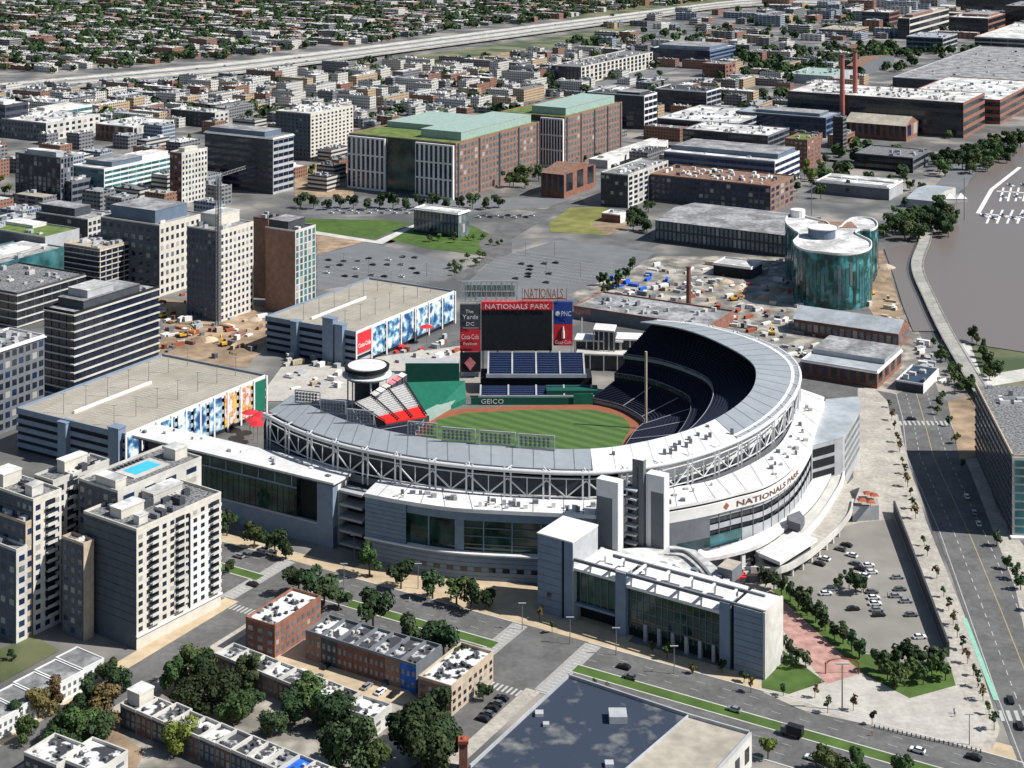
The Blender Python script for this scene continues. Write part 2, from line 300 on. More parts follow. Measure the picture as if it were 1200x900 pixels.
# park, lots, fields beyond the stadium
for nm, px, m, z in (
    ('park_lawn', [(352, 256), (455, 258), (484, 262), (470, 266), (440, 280), (352, 270)], 'grass', .05),
    ('park_lawn', [(450, 279), (490, 262), (552, 264), (590, 282), (592, 292), (560, 298), (500, 291)], 'grass', .05),
    ('bare_ground', [(370, 275), (430, 283), (372, 298)], 'dirt', .05),
    ('park_path', [(352, 268), (440, 282), (485, 263), (489, 264), (448, 286), (352, 272)], 'offwhite', .07),
    ('parking_lot', [(372, 300), (430, 283), (512, 303), (545, 312), (520, 330), (440, 330), (372, 340)], 'lot', .05),
    ('parking_lot', [(548, 330), (580, 303), (655, 281), (768, 296), (735, 318), (690, 350), (560, 358)], 'lot', .05),
    ('meadow', [(643, 262), (668, 243), (705, 242), (735, 252), (733, 266), (712, 276), (645, 272)], 'grass_dry', .05),
    ('bare_ground', [(690, 262), (740, 250), (745, 262), (712, 276)], 'dirt', .07),
    ('street_road', [(560, 285), (590, 262), (660, 238), (680, 232), (686, 238), (640, 256), (600, 280), (600, 296), (570, 310), (538, 330), (530, 326), (570, 300)], 'asphalt', .03),
    ('street_road', [(380, 232), (640, 232), (700, 215), (705, 222), (640, 243), (540, 250), (352, 252)], 'lot', .025),
    ('works_yard', [(665, 345), (735, 318), (770, 300), (930, 300), (955, 360), (900, 400), (800, 372), (690, 360)], 'yard', .05),
    ('works_yard', [(930, 355), (1075, 385), (1100, 440), (1050, 462), (940, 440), (905, 405), (900, 370)], 'yard', .045),
    ('works_yard', [(1015, 287), (1034, 292), (1044, 322), (1055, 358), (1066, 390), (1030, 380), (1005, 340)], 'dirt', .06),
    ('works_yard', [(160, 345), (300, 365), (320, 390), (290, 430), (195, 430), (150, 400)], 'dirt', .05),
    ('works_yard', [(345, 200), (410, 180), (415, 232), (345, 230)], 'dirt', .05),
    ('waterfront_path', [(1120, 400), (1135, 396), (1150, 440), (1200, 432), (1300, 425), (1300, 436), (1200, 446), (1140, 456)], 'offwhite', .06),
    ('riverbank', [(1126, 401), (1210, 414), (1500, 430), (1500, 520), (1150, 460)], 'turf_far', .04),
    ('quay', [(1118, 232), (1150, 195), (1172, 182), (1120, 190), (1080, 235), (1112, 250)], 'lot', .06),
    ('verge', [(450, 70), (620, 47), (745, 27), (745, 34), (620, 62), (500, 80), (440, 84)], 'turf_far', .05),
    ('verge', [(700, 10), (860, -6), (860, 4), (740, 20), (650, 30)], 'turf_far', .05),
    ('bare_ground', [(440, 84), (620, 57), (620, 66), (520, 86), (430, 96)], 'dirt', .07),
    ('street_road', [(-40, 125), (200, 108), (200, 114), (-40, 132)], 'lot', .04),
    ('street_road', [(700, 98), (770, 72), (812, 74), (730, 102)], 'lot', .06),
    ('yard', [(250, 770), (330, 800), (440, 810), (520, 830), (530, 870), (480, 900), (330, 900), (120, 900), (120, 850)], 'yard', .04),
    ('yard', [(320, 770), (350, 760), (470, 800), (500, 830), (440, 820), (380, 800)], 'walk_tan', .09),
    ('back_garden', [(0, 760), (40, 745), (70, 762), (0, 800)], 'turf_far', .06), ('works_yard', [(120, 845), (170, 880), (160, 900), (110, 900)], 'dirt', .07),
): psheet(nm, px, m, z)
# street surfaces glimpsed between the mid-distance blocks
for a0, a1, b0, b1 in ((-1500, 300, 1052, 1064), (-1500, -250, 905, 917), (-1500, 300, 1205, 1216), (-1500, 300, 1385, 1397), (-640, -628, 480, 1900), (-905, -893, 480, 2100), (-470, -460, 640, 1500)):
    sheet('street_road', gridrect(a0, a1, b0, b1), 'asphalt', .022)
# elevated freeway
top = [(-60, 103), (72, 92), (200, 80), (300, 70), (450, 52), (600, 33), (750, 14), (870, 0), (960, -3), (1080, 4), (1300, 12)]
bot = [(-60, 115), (72, 103), (200, 93), (300, 83), (450, 63), (600, 43), (740, 24), (855, 8), (960, 7), (1080, 14), (1300, 24)]
T_ = catmull([W(x, y, 4) for x, y in top], 4); B_ = catmull([W(x, y, 4) for x, y in bot], 4)
mb = MB(); slab(mb, B_, T_, 4, 1.4, 0, 1)
for k in (.0, .30, .5, .72, 1.0):
    C0 = [b_.lerp(t_, k) for b_, t_ in zip(B_, T_)]
    for i in range(len(C0) - 1):
        mb.quad(zed(C0[i], 4), zed(C0[i + 1], 4), zed(C0[i + 1], 5.2), zed(C0[i], 5.2), 1)
for k in (.15, .62):
    C0 = [b_.lerp(t_, k) for b_, t_ in zip(B_, T_)]; C1 = [b_.lerp(t_, k + .13) for b_, t_ in zip(B_, T_)]; loft(mb, C0, C1, 4.05, 4.05, 2)
for i in range(0, len(B_), 1):
    for k in (.1, .9): c = B_[i].lerp(T_[i], k); mb.box(c.x - 2, c.y - 1.5, 0, c.x + 2, c.y + 1.5, 2.7, 1)
fw = part('elevated_freeway', mb, ['offwhite', 'concrete', 'lot'], None); tag(fw, 'pale elevated freeway crossing behind the city blocks', 'freeway')
# boardwalk over the inlet
C = catmull([W(x, y, 2.5) for x, y in ((1088, 262), (1084, 282), (1075, 312), (1090, 350), (1107, 385), (1124, 415), (1142, 445), (1158, 470))], 6)
L1, L2 = [], []
for i, p in enumerate(C):
    t = (C[min(i + 1, len(C) - 1)] - C[max(i - 1, 0)]).normalized(); s = t.cross(Vector((0, 0, 1))); L1.append(p - s * 4); L2.append(p + s * 4)
bw = thing('boardwalk', 'long grey boardwalk bridging the river inlet', 'boardwalk')
mb = MB(); slab(mb, L1, L2, 2.5, .6); part('deck', mb, ['concrete'], bw)
mb = MB()
for A in (L1, L2):
    for z in (3.1, 3.6): 
        for i in range(len(A) - 1): mb.tube(zed(A[i], z), zed(A[i + 1], z), .08, 0, 4)
part('railing', mb, ['pole'], bw)
for i in range(2, len(C) - 10, 3):
    mb = MB(); mb.tube(zed(L1[i], -.2), zed(L1[i], 2), .35); mb.tube(zed(L2[i], -.2), zed(L2[i], 2), .35); part('pile', mb, ['concrete'], bw)
# ================================================================ BUILDINGS
def solve(x0, xc, x1, yc, yb, rot=0):
    h = H * (1 - (yc + 125.0) / (yb + 125.0)); p = W(xc, yc, h); c, s = math.cos(math.radians(rot)), math.sin(math.radians(rot))
    def rt(v): return Vector((v.x * c - v.y * s, v.x * s + v.y * c, 0))
    nd, ed = rt(NO), rt(EA)
    def ln(d, x): k = (x - 600.0) / F; return (k * p.y - p.x) / (d.x - k * d.y)
    return zed(p, 0), h, ln(nd, x0), ln(ed, x1), ANG + math.radians(rot)
UNITM = {}
OCC = []
def unit_mesh(sz, m):
    k = (sz, m)
    if k not in UNITM:
        mb = MB(); x, y, z = sz; mb.box(-x / 2, -y / 2, 0, x / 2, y / 2, z)
        if x > 2.5: mb.box(-x * .3, -y * .3, z, -x * .05, y * .1, z + .35); mb.box(x * .1, -y * .2, z, x * .35, y * .25, z + .25)
        UNITM[k] = mb.mesh('roof_unit', [m])
    return UNITM[k]
def windows(t, LN, LE, h, st, z0, cap=100, wname='window', skipS=False):
    """st = (style, floors, bays west, bays south, glass)"""
    kind, nf, bw_, bs, gl = st; fh = (h - z0 - .9) / nf; items = []
    faces = [('S', LE, bs), ('W', LN, bw_)]
    for face, L, nb in faces:
        if nb <= 0: continue
        if kind in ('ribbon', 'louver', 'frame'):
            for f in range(nf):
                z = z0 + fh * f + fh * .28; hh = fh * (.55 if kind == 'ribbon' else .8 if kind == 'louver' else .66); z -= fh * .12 if kind == 'louver' else 0
                mb = MB()
                for k in range(nb):
                    e = L / nb; g = .18 if kind == 'ribbon' else .35
                    if face == 'S': mb.box(.5 + e * k + g if k == 0 else e * k + g, -.07, 0, e * (k + 1) - g, .1, hh)
                    else: mb.box(-.07, e * k + g, 0, .1, e * (k + 1) - g, hh)
                items.append((('window_band'), mb, Vector((0, 0, z))))
        else:
            e = L / nb; wf, hf = (.5, .52) if kind != 'tall' else (.6, .8)
            if kind == 'dense': wf, hf = .66, .6
            mb = MB(); ww, hh = e * wf, fh * hf
            if face == 'S': mb.box(-ww / 2, -.07, 0, ww / 2, .1, hh)
            else: mb.box(-.07, -ww / 2, 0, .1, ww / 2, hh)
            for f in range(nf):
                for k in range(nb):
                    u = e * (k + .5); items.append(('window', mb, Vector((u, 0, 0) if face == 'S' else (0, u, 0)) + Vector((0, 0, z0 + fh * f + fh * .25))))
    items.sort(key=lambda i: -i[2].z)
    meshes = {}; n = 0; rest = MB(); glp = 'glass_pale' if gl != 'glass_dark' else 'glass_blue'
    for nm, mb, loc in items:
        alt = (R.choice((1, 1, 2)) if R.random() < .3 and nm == 'window' else 0); key = (id(mb), alt)
        if n < cap:
            if key not in meshes: meshes[key] = mb.mesh(nm, [('', glp, 'blind')[alt] if alt else gl])
            link(nm, meshes[key], t, loc); n += 1
        else: rest.add([Vector(v) + loc for v in mb.v], mb.f)
    if rest.v: tag(part('window', rest, [gl], t), kind='stuff')
def bld(name, label, dims, wW, wS, rf, st=None, rot=0, group=None, cat='building', units=6, pent=(), parapet=.9, gable=None, z0=.6, far=False, um='lgray', canopy=None, cap=100, over=0, floorslab=None, extra=None):
    p, h, LN, LE, rz = solve(*dims, rot); OCC.append((*toab(p), LN, LE))
    if far:
        mb = MB(); mb.box(0, 0, 0, LE, LN, h, 0, 1)
        for i in range(units): x, y, s = R.uniform(.1, .8) * LE, R.uniform(.05, .9) * LN, R.uniform(1.5, 4.5); mb.box(x, y, h, x + s, y + s * R.uniform(.6, 1.6), h + R.uniform(1, 2.6), 2)
        o = link(name, mb.mesh(name, [wW, rf, um]), None, p, rz); return tag(o, label, cat, group)
    t = thing(name, label, cat, p, rz, group)
    mb = MB(); th = .35
    if gable is None:
        v = [(0, 0), (LE, 0), (LE, LN), (0, LN)]; hi = h
        mb.quad((0, LN, 0), (0, 0, 0), (0, 0, hi), (0, LN, hi), 0); mb.quad((0, 0, 0), (LE, 0, 0), (LE, 0, hi), (0, 0, hi), 1)  # west and north walls often take a darker colour, adding to their shade
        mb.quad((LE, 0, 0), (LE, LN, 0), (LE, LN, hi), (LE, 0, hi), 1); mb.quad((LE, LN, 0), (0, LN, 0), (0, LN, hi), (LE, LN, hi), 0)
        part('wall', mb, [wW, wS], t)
        mb = MB(); pr = parapet
        mb.box(-.05, -.05, h, th, LN + .05, h + pr); mb.box(LE - th, -.05, h, LE + .05, LN + .05, h + pr); mb.box(th, -.05, h, LE - th, th, h + pr); mb.box(th, LN - th, h, LE - th, LN + .05, h + pr)
        if over: mb.box(-over, -over, h - .5, LE + over, LN + over, h - .01)
        part('parapet', mb, [wS if not over else 'white'], t)
        mb = MB(); mb.quad((th, th, h + .02), (LE - th, th, h + .02), (LE - th, LN - th, h + .02), (th, LN - th, h + .02)); roof = part('roof', mb, [rf], t)
    else:
        g = gable; mb.quad((0, LN, 0), (0, 0, 0), (0, 0, h), (0, LN, h), 0); mb.add([(0, 0, 0), (LE, 0, 0), (LE, 0, h), (LE / 2, 0, h + g), (0, 0, h)], [(0, 1, 2, 3, 4)], 1)
        mb.quad((LE, 0, 0), (LE, LN, 0), (LE, LN, h), (LE, 0, h), 1); mb.add([(0, LN, 0), (LE, LN, 0), (LE, LN, h), (LE / 2, LN, h + g), (0, LN, h)], [(4, 3, 2, 1, 0)], 1)
        part('wall', mb, [wW, wS], t); mb = MB(); o_ = .5; dz = g * o_ / (LE / 2)
        for s in (0, 1):
            x = -o_ if s == 0 else LE + o_
            mb.add([(x, -o_ * .2, h - dz + .1), (LE / 2, -o_ * .2, h + g + .1), (LE / 2, LN + o_, h + g + .1), (x, LN + o_, h - dz + .1)], [(0, 1, 2, 3) if s else (3, 2, 1, 0)])
            mb.add([(x, -o_ * .2, h - dz - .2), (LE / 2, -o_ * .2, h + g - .2), (LE / 2, LN + o_, h + g - .2), (x, LN + o_, h - dz - .2)], [(0, 1, 2, 3)])
        roof = part('roof', mb, [rf], t)
    if st: windows(t, LN, LE, h, st, z0, cap)
    if floorslab:
        nf = st[1]; fh = (h - z0 - .9) / nf
        for f in range(nf + 1):
            mb = MB(); mb.box(-floorslab, -floorslab, z0 + fh * f - .12, LE + .1, LN, z0 + fh * f + fh * .13); part('floor_slab', mb, ['offwhite'], t)
    if gable is None:
        for (u0, v0, u1, v1, ph, pm) in pent:
            mb = MB(); mb.box(u0 * LE, v0 * LN, h, u1 * LE, v1 * LN, h + ph, 0, 1); mb.box(u0 * LE - .2, v0 * LN - .2, h + ph - .4, u1 * LE + .2, v1 * LN + .2, h + ph + .15, 0, 1)
            part('penthouse', mb, [pm, 'roof_teal' if pm == 'roof_teal' else 'roof_white' if pm in ('white', 'cream', 'offwhite', 'lgray') else 'roof_gray'], t)
        for i in range(int(units * (2.4 if cat != 'house' and LE > 14 else 1.4))):
            sz = (round(R.choice((1.4, 2.2, 3, 4.5)), 1), round(R.choice((1.4, 2.5, 3.5)), 1), round(R.choice((1., 1.6, 2.4)), 1))
            x, y = R.uniform(.12, .88) * LE, R.uniform(.06, .94) * LN
            if any(u0 * LE - 2 < x < u1 * LE + 2 and v0 * LN - 2 < y < v1 * LN + 2 for (u0, v0, u1, v1, _, _) in pent): continue
            if cat == 'house' or name == 'apartment_house': sz = (.9, .9, .8)
            link('roof_unit', unit_mesh(sz, R.choice((um, um, 'mgray', 'offwhite'))), roof, (x, y, h + .02), R.choice((0, 0, 1.57)))
    if extra: extra(t, h, LN, LE)
    return t
G = 'grid'
B = bld
# --- left mid-distance offices
B('office_building', 'navy glass office with pale roof at the left edge below the freeway', (-30, 6, 33, 124, 160), 'bluegray', 'dgray', 'roof_white', ('ribbon', 4, 5, 4, 'glass_navy'), units=5, pent=((.2, .2, .7, .8, 3, 'white'),))
B('office_building', 'white banded office with teal window strips right of the navy glass office', (14, 38, 108, 134, 155), 'lgray', 'white', 'roof_white', ('ribbon', 3, 3, 8, 'glass_teal'), units=8, pent=((.3, .3, .8, .7, 3, 'cream'),))
B('apartment_building', 'low brown apartment block with a flat white roof and dark bays', (2, 54, 117, 145, 166), 'mgray', 'offwhite', 'roof_white', (G, 3, 14, 9, 'glass_dark'), units=14)
B('apartment_building', 'white pilastered apartment row over a red brick base', (112, 156, 204, 150, 168), 'brick', 'offwhite', 'roof_white', ('tall', 2, 8, 9, 'glass_dark'), units=10)
B('apartment_building', 'low dark fronted block with pale roof among trees below the freeway', (200, 252, 268, 133, 150), 'dgray', 'offwhite', 'roof_white', (G, 3, 10, 3, 'glass_dark'), units=8)
B('office_building', 'dark ribbed office tower with vertical window stripes at far left', (18, 71, 86, 186, 240), 'dgray', 'mgray', 'roof_gray', ('tall', 9, 10, 4, 'glass_navy'), units=12, pent=((.2, .15, .8, .8, 4, 'lgray'),))
B('office_building', 'teal banded glass office with curved white penthouse left of the brick pier', (84, 122, 204, 199, 236), 'bluegray', 'white', 'roof_white', ('ribbon', 6, 5, 9, 'glass_teal'), units=5, pent=((.15, .1, .55, .9, 4, 'bluegray'), (.6, .15, .98, .6, 3.5, 'white')))
B('office_building', 'low stepped dark glass pavilion between ribbed tower and teal office', (60, 84, 112, 214, 240), 'dgray', 'mgray', 'roof_white', ('ribbon', 3, 4, 4, 'glass_navy'), units=4)
B('apartment_building', 'white frame block with a slim brick pier beside the big navy office', (199, 213, 243, 180, 240), 'brick_dark', 'offwhite', 'roof_tan', (G, 9, 3, 8, 'glass_dark'), units=6, pent=((.2, .2, .7, .7, 3, 'cream'),))
B('office_building', 'large navy glass office with white framed top floor and flat grey penthouse', (240, 320, 344, 163, 228), 'dgray', 'lgray', 'roof_gray', ('ribbon', 8, 12, 4, 'glass_navy'), units=7, pent=((.05, .2, 3.2, .95, 4.5, 'bluegray'),) if 0 else ((.1, .15, .9, .95, 4.5, 'bluegray'),), over=.8)
B('apartment_tower', 'cream gridded apartment tower with dark western side', (323, 364, 414, 134, 189), 'slate', 'cream', 'roof_white', (G, 12, 9, 11, 'glass_dark'), units=14, um='white')
# --- federal style office pair with green roofs
def dot(t, h, LN, LE):
    for a, b_ in ((.0, .36), (.645, .99)):
        mb = MB(); y0, y1 = LN * (1 - b_), LN * (1 - a); mb.box(-2.5, y0, 0, -.02, y1, h - 1); part('wall', mb, ['white'], t)
        n = 8
        for k in range(n):
            for f, (q0, q1) in enumerate(((.04, .34), (.37, .64), (.67, .97))):
                mb = MB(); e = (y1 - y0) / n; mb.box(-2.6, y0 + e * (k + .28), (h - 1) * q0, -2.5, y0 + e * (k + .80), (h - 1) * q1); part('window', mb, ['glass_navy'], t)
    mb = MB(); y0 = LN * .36; mb.box(-.3, LN * .36, 2, -.05, LN * .64, h - .5); part('glass_wall', mb, ['glass_green'], t)
    for q in range(5):
        x = 4 + q * (LE - 8) / 4; mb = MB(); mb.box(x - .9, -.6, 0, x + .9, -.05, h + .2); part('pilaster', mb, ['dgray'], t)
B('office_building', 'nearer large brick office with planted green roof, pale green penthouses and white framed front', (409, 534, 632, 169, 234), 'dgray', 'brown', 'roof_green', ('dense', 8, 0, 24, 'glass_pale'), units=0, pent=((.12, .05, .96, .42, 7, 'roof_teal'), (.35, .5, .85, .95, 5, 'roof_teal')), extra=dot, cap=100)
B('office_building', 'brick office with green roof and pale penthouse behind, farther of the pair', (586, 662, 729, 138, 197), 'dgray', 'brown', 'roof_green', ('dense', 8, 0, 20, 'glass_pale'), units=0, pent=((.1, .08, .95, .6, 7, 'roof_teal'),), extra=dot)
B('apartment_building', 'long cream apartment block with cluttered dark rooftop terraces', (646, 681, 765, 79, 99), 'dgray', 'cream', 'roof_gravel', ('tall', 4, 8, 18, 'glass_dark'), units=26, um='white')
B('office_building', 'pale blue and white glass office beside the freeway trees', (762, 832, 862, 60, 74), 'glass_navy', 'bluegray', 'roof_white', ('ribbon', 3, 10, 4, 'glass_blue'), units=14, um='bluegray', pent=((.1, .05, .8, .9, 5, 'bluegray'),))
B('brick_building', 'small brick block at the end of the pale blue office', (823, 850, 862, 76, 92), 'brick_dark', 'brick', 'roof_gray', (G, 3, 7, 3, 'glass_dark'), units=3)
B('office_building', 'dark blue glass office box with white frame, right one of the two', (768, 828, 845, 108, 134), 'dgray', 'lgray', 'roof_dark', ('frame', 4, 5, 3, 'glass_navy'), units=6, over=.6)
B('office_building', 'dark blue glass office box with white corner, left one of the two', (688, 755, 770, 113, 152), 'dgray', 'white', 'roof_dark', ('frame', 5, 6, 3, 'glass_navy'), units=6, pent=((.1, .1, .9, .5, 3, 'dgray'),))
B('train_shed', 'two long low white roofs running between the brick offices and the glass boxes', (690, 712, 783, 189, 198), 'lgray', 'white', 'roof_white', None, units=0, pent=((.1, .55, .98, .85, 2, 'offwhite'),))
B('brick_hall', 'brown brick hall with pitched rust roof on the street corner', (634, 661, 698, 205, 233), 'brick_dark', 'brick', 'roof_rust', ('tall', 1, 4, 3, 'glass_dark'), gable=5)
B('apartment_building', 'white banded brick apartment block right of the rust roofed hall', (704, 736, 783, 206, 244), 'dgray', 'offwhite', 'roof_gray', ('dense', 6, 6, 8, 'glass_dark'), units=8, um='white')
B('apartment_building', 'long reddish brown block with courtyard roof terraces', (762, 903, 930, 219, 250), 'dgray', 'brown', 'roof_rust', ('dense', 4, 22, 5, 'glass_blue'), units=24, um='white')
B('apartment_building', 'long white framed apartment block with glass top storey', (778, 908, 937, 190, 222), 'bluegray', 'white', 'roof_white', ('ribbon', 4, 18, 5, 'glass_blue'), units=14, pent=((.25, .03, .95, .97, 4, 'bluegray'),))
B('apartment_building', 'dark slab block with pale roof behind the long white apartments', (800, 900, 925, 160, 186), 'dgray', 'mgray', 'roof_white', ('frame', 4, 14, 4, 'glass_dark'), units=14)
B('office_building', 'low dark terrace of shops with white roof behind the chimneys', (770, 858, 905, 146, 166), 'dgray', 'lgray', 'roof_white', ('frame', 3, 10, 4, 'glass_dark'), units=16)
B('office_building', 'blue tinted roof office left of the twin chimneys', (862, 968, 985, 139, 162), 'dgray', 'bluegray', 'roof_metal', ('frame', 3, 12, 3, 'glass_blue'), units=10, pent=((.2, .1, .8, .8, 3, 'bluegray'),))
B('apartment_tower', 'slim dark tower standing in front of the left chimney', (976, 988, 992, 138, 182), 'dgray', 'mgray', 'roof_gray', ('ribbon', 9, 2, 2, 'glass_dark'), units=1)
B('brick_building', 'dark brick cube with green planted roof', (920, 946, 962, 165, 198), 'brick_dark', 'brick', 'roof_green', (G, 6, 5, 4, 'glass_pale'), units=3)
B('warehouse', 'vast flat cream roofed brick warehouse behind the chimneys', (923, 1129, 1154, 121, 162), 'dgray', 'brick', 'roof_white', ('ribbon', 4, 26, 5, 'glass_dark'), units=40, um='offwhite', parapet=.6)
B('brick_hall', 'orange gabled brick hall with beige roof near the chimneys', (990, 1062, 1076, 148, 166), 'brick_dark', 'brick', 'roof_tan', ('tall', 1, 10, 2, 'glass_dark'), gable=7)
B('warehouse', 'wide grey ribbed roof warehouse at the right behind the cream warehouse', (1046, 1260, 1330, 104, 118), 'dgray', 'lgray', 'roof_gray', None, units=18)
B('warehouse', 'cream roofed brick warehouse wing running to the right edge', (1060, 1172, 1215, 118, 146), 'brick', 'brick', 'roof_white', ('ribbon', 3, 14, 5, 'glass_dark'), units=16)
B('brick_hall', 'long dark gabled shed behind the right chimney', (992, 1009, 1048, 78, 90), 'brick_dark', 'mgray', 'roof_rust', None, gable=6)
B('office_building', 'green and white roofed low building left of the chimneys', (922, 975, 1000, 90, 100), 'lgray', 'lgray', 'roof_teal', None, units=8)
B('shed', 'long white ridged roof shed in the riverside trees', (956, 1042, 1058, 221, 235), 'mgray', 'lgray', 'roof_white', None, units=4, pent=((.1, .05, .4, .95, 1.2, 'white'), (.6, .05, .9, .95, 1.2, 'white')), over=.6)
B('parking_deck', 'dark two level car deck beside the white ridged shed', (1002, 1070, 1088, 186, 203), 'dark', 'mgray', 'roof_gravel', ('ribbon', 2, 6, 2, 'glass_dark'), units=4)
B('boat_house', 'pale low boat house by the marina', (1062, 1095, 1120, 236, 246), 'lgray', 'offwhite', 'roof_metal', None, units=2, gable=3)
# --- top right skyline blocks
for i, (d, a, b_, rf, lb, pt) in enumerate((
    ((1010, 1042, 1054, 15, 33), 0, 'brick', 'roof_white', 'narrow grey block with brick end near the freeway trees', ()),
    ((1052, 1066, 1112, 22, 46), 'dgray', 'cream', 'roof_tan', 'cream banded block with stepped roof near top right', ((.1, .1, .6, .8, 5, 'brick'),)),
    ((1112, 1158, 1178, 22, 44), 'dgray', 'brick', 'roof_white', 'brick block with white rooftop boxes at top right', ((.3, .1, .9, .8, 4, 'brick'),)),
    ((1120, 1230, 1260, 0, 18), 'glass_navy', 'dgray', 'roof_gray', 'dark glass slab in the top right corner', ()),
    ((1142, 1262, 1300, 49, 66), 'lgray', 'tan', 'roof_white', 'long white roofed building at the right edge above the grey warehouse', ()),
    ((1062, 1105, 1122, 45, 62), 'bluegray', 'lgray', 'roof_metal', 'blue grey low roof right of the riverside trees', ()),
    ((960, 1000, 1018, 36, 44), 'lgray', 'tan', 'roof_tan', 'small tan roofed block among the trees below the freeway', ()),
    ((1178, 1212, 1230, 8, 38), 'dgray', 'mgray', 'roof_gray', 'dark block at the right edge behind the brick block', ()))):
    B('office_building', lb, d, a or 'bluegray', b_, rf, ('frame', 3, 6, 4, 'glass_dark'), units=6, pent=pt)
for x, y0, y1 in ((987, 64, 152), (1002, 59, 148)):
    p = W(x, y1); h = H * (1 - (y0 + 125) / (y1 + 125)); t = thing('chimney', 'tall red brick chimney, %s of the twin pair' % ('left' if x < 990 else 'right'), 'chimney', p, 0, 'twin brick chimneys')
    mb = MB(); mb.tube((0, 0, 0), (0, 0, h - 2), 2.9, 0, 14, 2.3); part('shaft', mb, ['chimney'], t); mb = MB(); mb.tube((0, 0, h - 2), (0, 0, h), 3.0, 0, 14); part('cap', mb, ['brick_dark'], t)
# --- left cluster
B('office_building', 'pale low roofed office at the left edge under the ribbed tower', (-20, 4, 42, 262, 285), 'lgray', 'lgray', 'roof_metal', ('ribbon', 3, 3, 5, 'glass_dark'), units=3)
B('office_building', 'grey block with yellow green planted roof at far left', (-20, 53, 93, 279, 315), 'mgray', 'lgray', 'roof_green', None, units=3, pent=((.55, .5, .95, .95, 2, 'white'),))
B('office_building', 'dark low office with two grey roof tiers below the teal office', (42, 103, 134, 258, 290), 'dgray', 'offwhite', 'roof_gray', ('dense', 4, 10, 6, 'glass_dark'), units=6, pent=((.1, .3, .7, .95, 6, 'dgray'),))
B('office_building', 'cream faced office with blue grey penthouse and dark western side', (118, 187, 240, 265, 348), 'slate', 'cream', 'roof_gray', (G, 8, 8, 9, 'glass_navy'), units=5, pent=((.1, .15, .8, .9, 8, 'bluegray'),))
B('unfinished_building', 'half built tower with bare floors, blue wrap and a dark blue western side', (75, 117, 166, 293, 352), 'dark', 'tan', 'roof_tan', ('louver', 9, 5, 7, 'glass_navy'), units=10, floorslab=.5)
B('apartment_tower', 'pale cream apartment tower beside the crane mast', (219, 258, 297, 272, 378), 'slate', 'cream', 'roof_gray', (G, 13, 8, 8, 'glass_blue'), units=5, pent=((.35, .4, .98, .95, 7, 'cream'),))
B('apartment_tower', 'brown brick tower with white striped southern side and teal balconies', (311, 346, 370, 272, 368), 'brown', 'offwhite', 'roof_dark', ('tall', 12, 0, 5, 'glass_teal'), units=6, pent=((.1, .3, .9, .95, 5, 'dgray'),))
B('apartment_tower', 'narrow dark tower wing tight behind the brown brick tower', (297, 314, 330, 258, 350), 'brown', 'brick_dark', 'roof_dark', None, units=3)
B('apartment_building', 'tiered block with white floor bands around navy glass', (52, 87, 186, 368, 468), 'dark', 'dark', 'roof_gray', ('louver', 10, 4, 9, 'glass_navy'), units=3, floorslab=.9, pent=((.12, .05, .78, .9, 4.5, 'dgray'), (.2, .15, .5, .8, 8.5, 'lgray')))
B('office_building', 'grid faced office with white roof band at the left edge above the car park', (-70, -28, 52, 420, 520), 'dgray', 'mgray', 'roof_gray', ('dense', 8, 5, 10, 'glass_dark'), units=9, over=.8)
B('office_building', 'louvred dark roofed block with green terraces behind the banded block', (-60, 20, 100, 345, 385), 'dark', 'dgray', 'roof_gravel', ('louver', 4, 8, 8, 'glass_dark'), units=8, floorslab=.6)
B('office_building', 'teal glass edged terrace block at the left edge', (-60, -6, 75, 312, 340), 'dgray', 'glass_teal', 'roof_gray', ('ribbon', 2, 6, 6, 'glass_teal'), units=6, pent=((.1, .3, .95, .8, 1.5, 'offwhite'),))
# --- riverside brick sheds and warehouse
B('warehouse', 'long dark brick warehouse with grey roof beside the green glass drum', (768, 922, 962, 276, 302), 'dgray', 'brick_dark', 'roof_gray', ('tall', 2, 30, 5, 'glass_pale'), gable=3)
B('shed', 'white roofed open shed with blue end in the works yard', (836, 880, 893, 315, 328), 'dark', 'glass_blue', 'roof_white', None, units=0, over=.5)
B('brick_shed', 'long brick shed with pale ribbed roof just below the green glass drum', (930, 1053, 1066, 391, 409), 'brick_dark', 'brick', 'roof_metal', ('dense', 1, 16, 2, 'glass_pale'), gable=5)
B('brick_shed', 'wide brick shed with blue grey roof, lower of the two sheds', (939, 1028, 1057, 437, 456), 'brick_dark', 'brick', 'roof_metal', ('tall', 1, 8, 4, 'glass_dark'), units=1, over=.5, pent=((.35, .02, .98, .98, 2.5, 'roof_metal'),))
B('low_shed', 'low dark solar roofed shed right of the lower brick shed', (1050, 1082, 1100, 452, 462), 'dgray', 'white', 'roof_blue', None, units=2)
B('pavilion', 'white roofed glass pavilion on the park lawn', (485, 537, 550, 251, 279), 'glass_blue', 'glass_pale', 'roof_white', ('tall', 2, 12, 3, 'glass_pale'), units=0, over=1)
B('small_hut', 'little brown hut with a white top on the dry meadow', (705, 727, 738, 253, 262), 'brick_dark', 'white', 'roof_white', None, units=1)
B('low_building', 'low grey roof stretching behind the stadium suites', (672, 830, 860, 384, 398), 'mgray', 'brick', 'roof_gray', None, units=10)
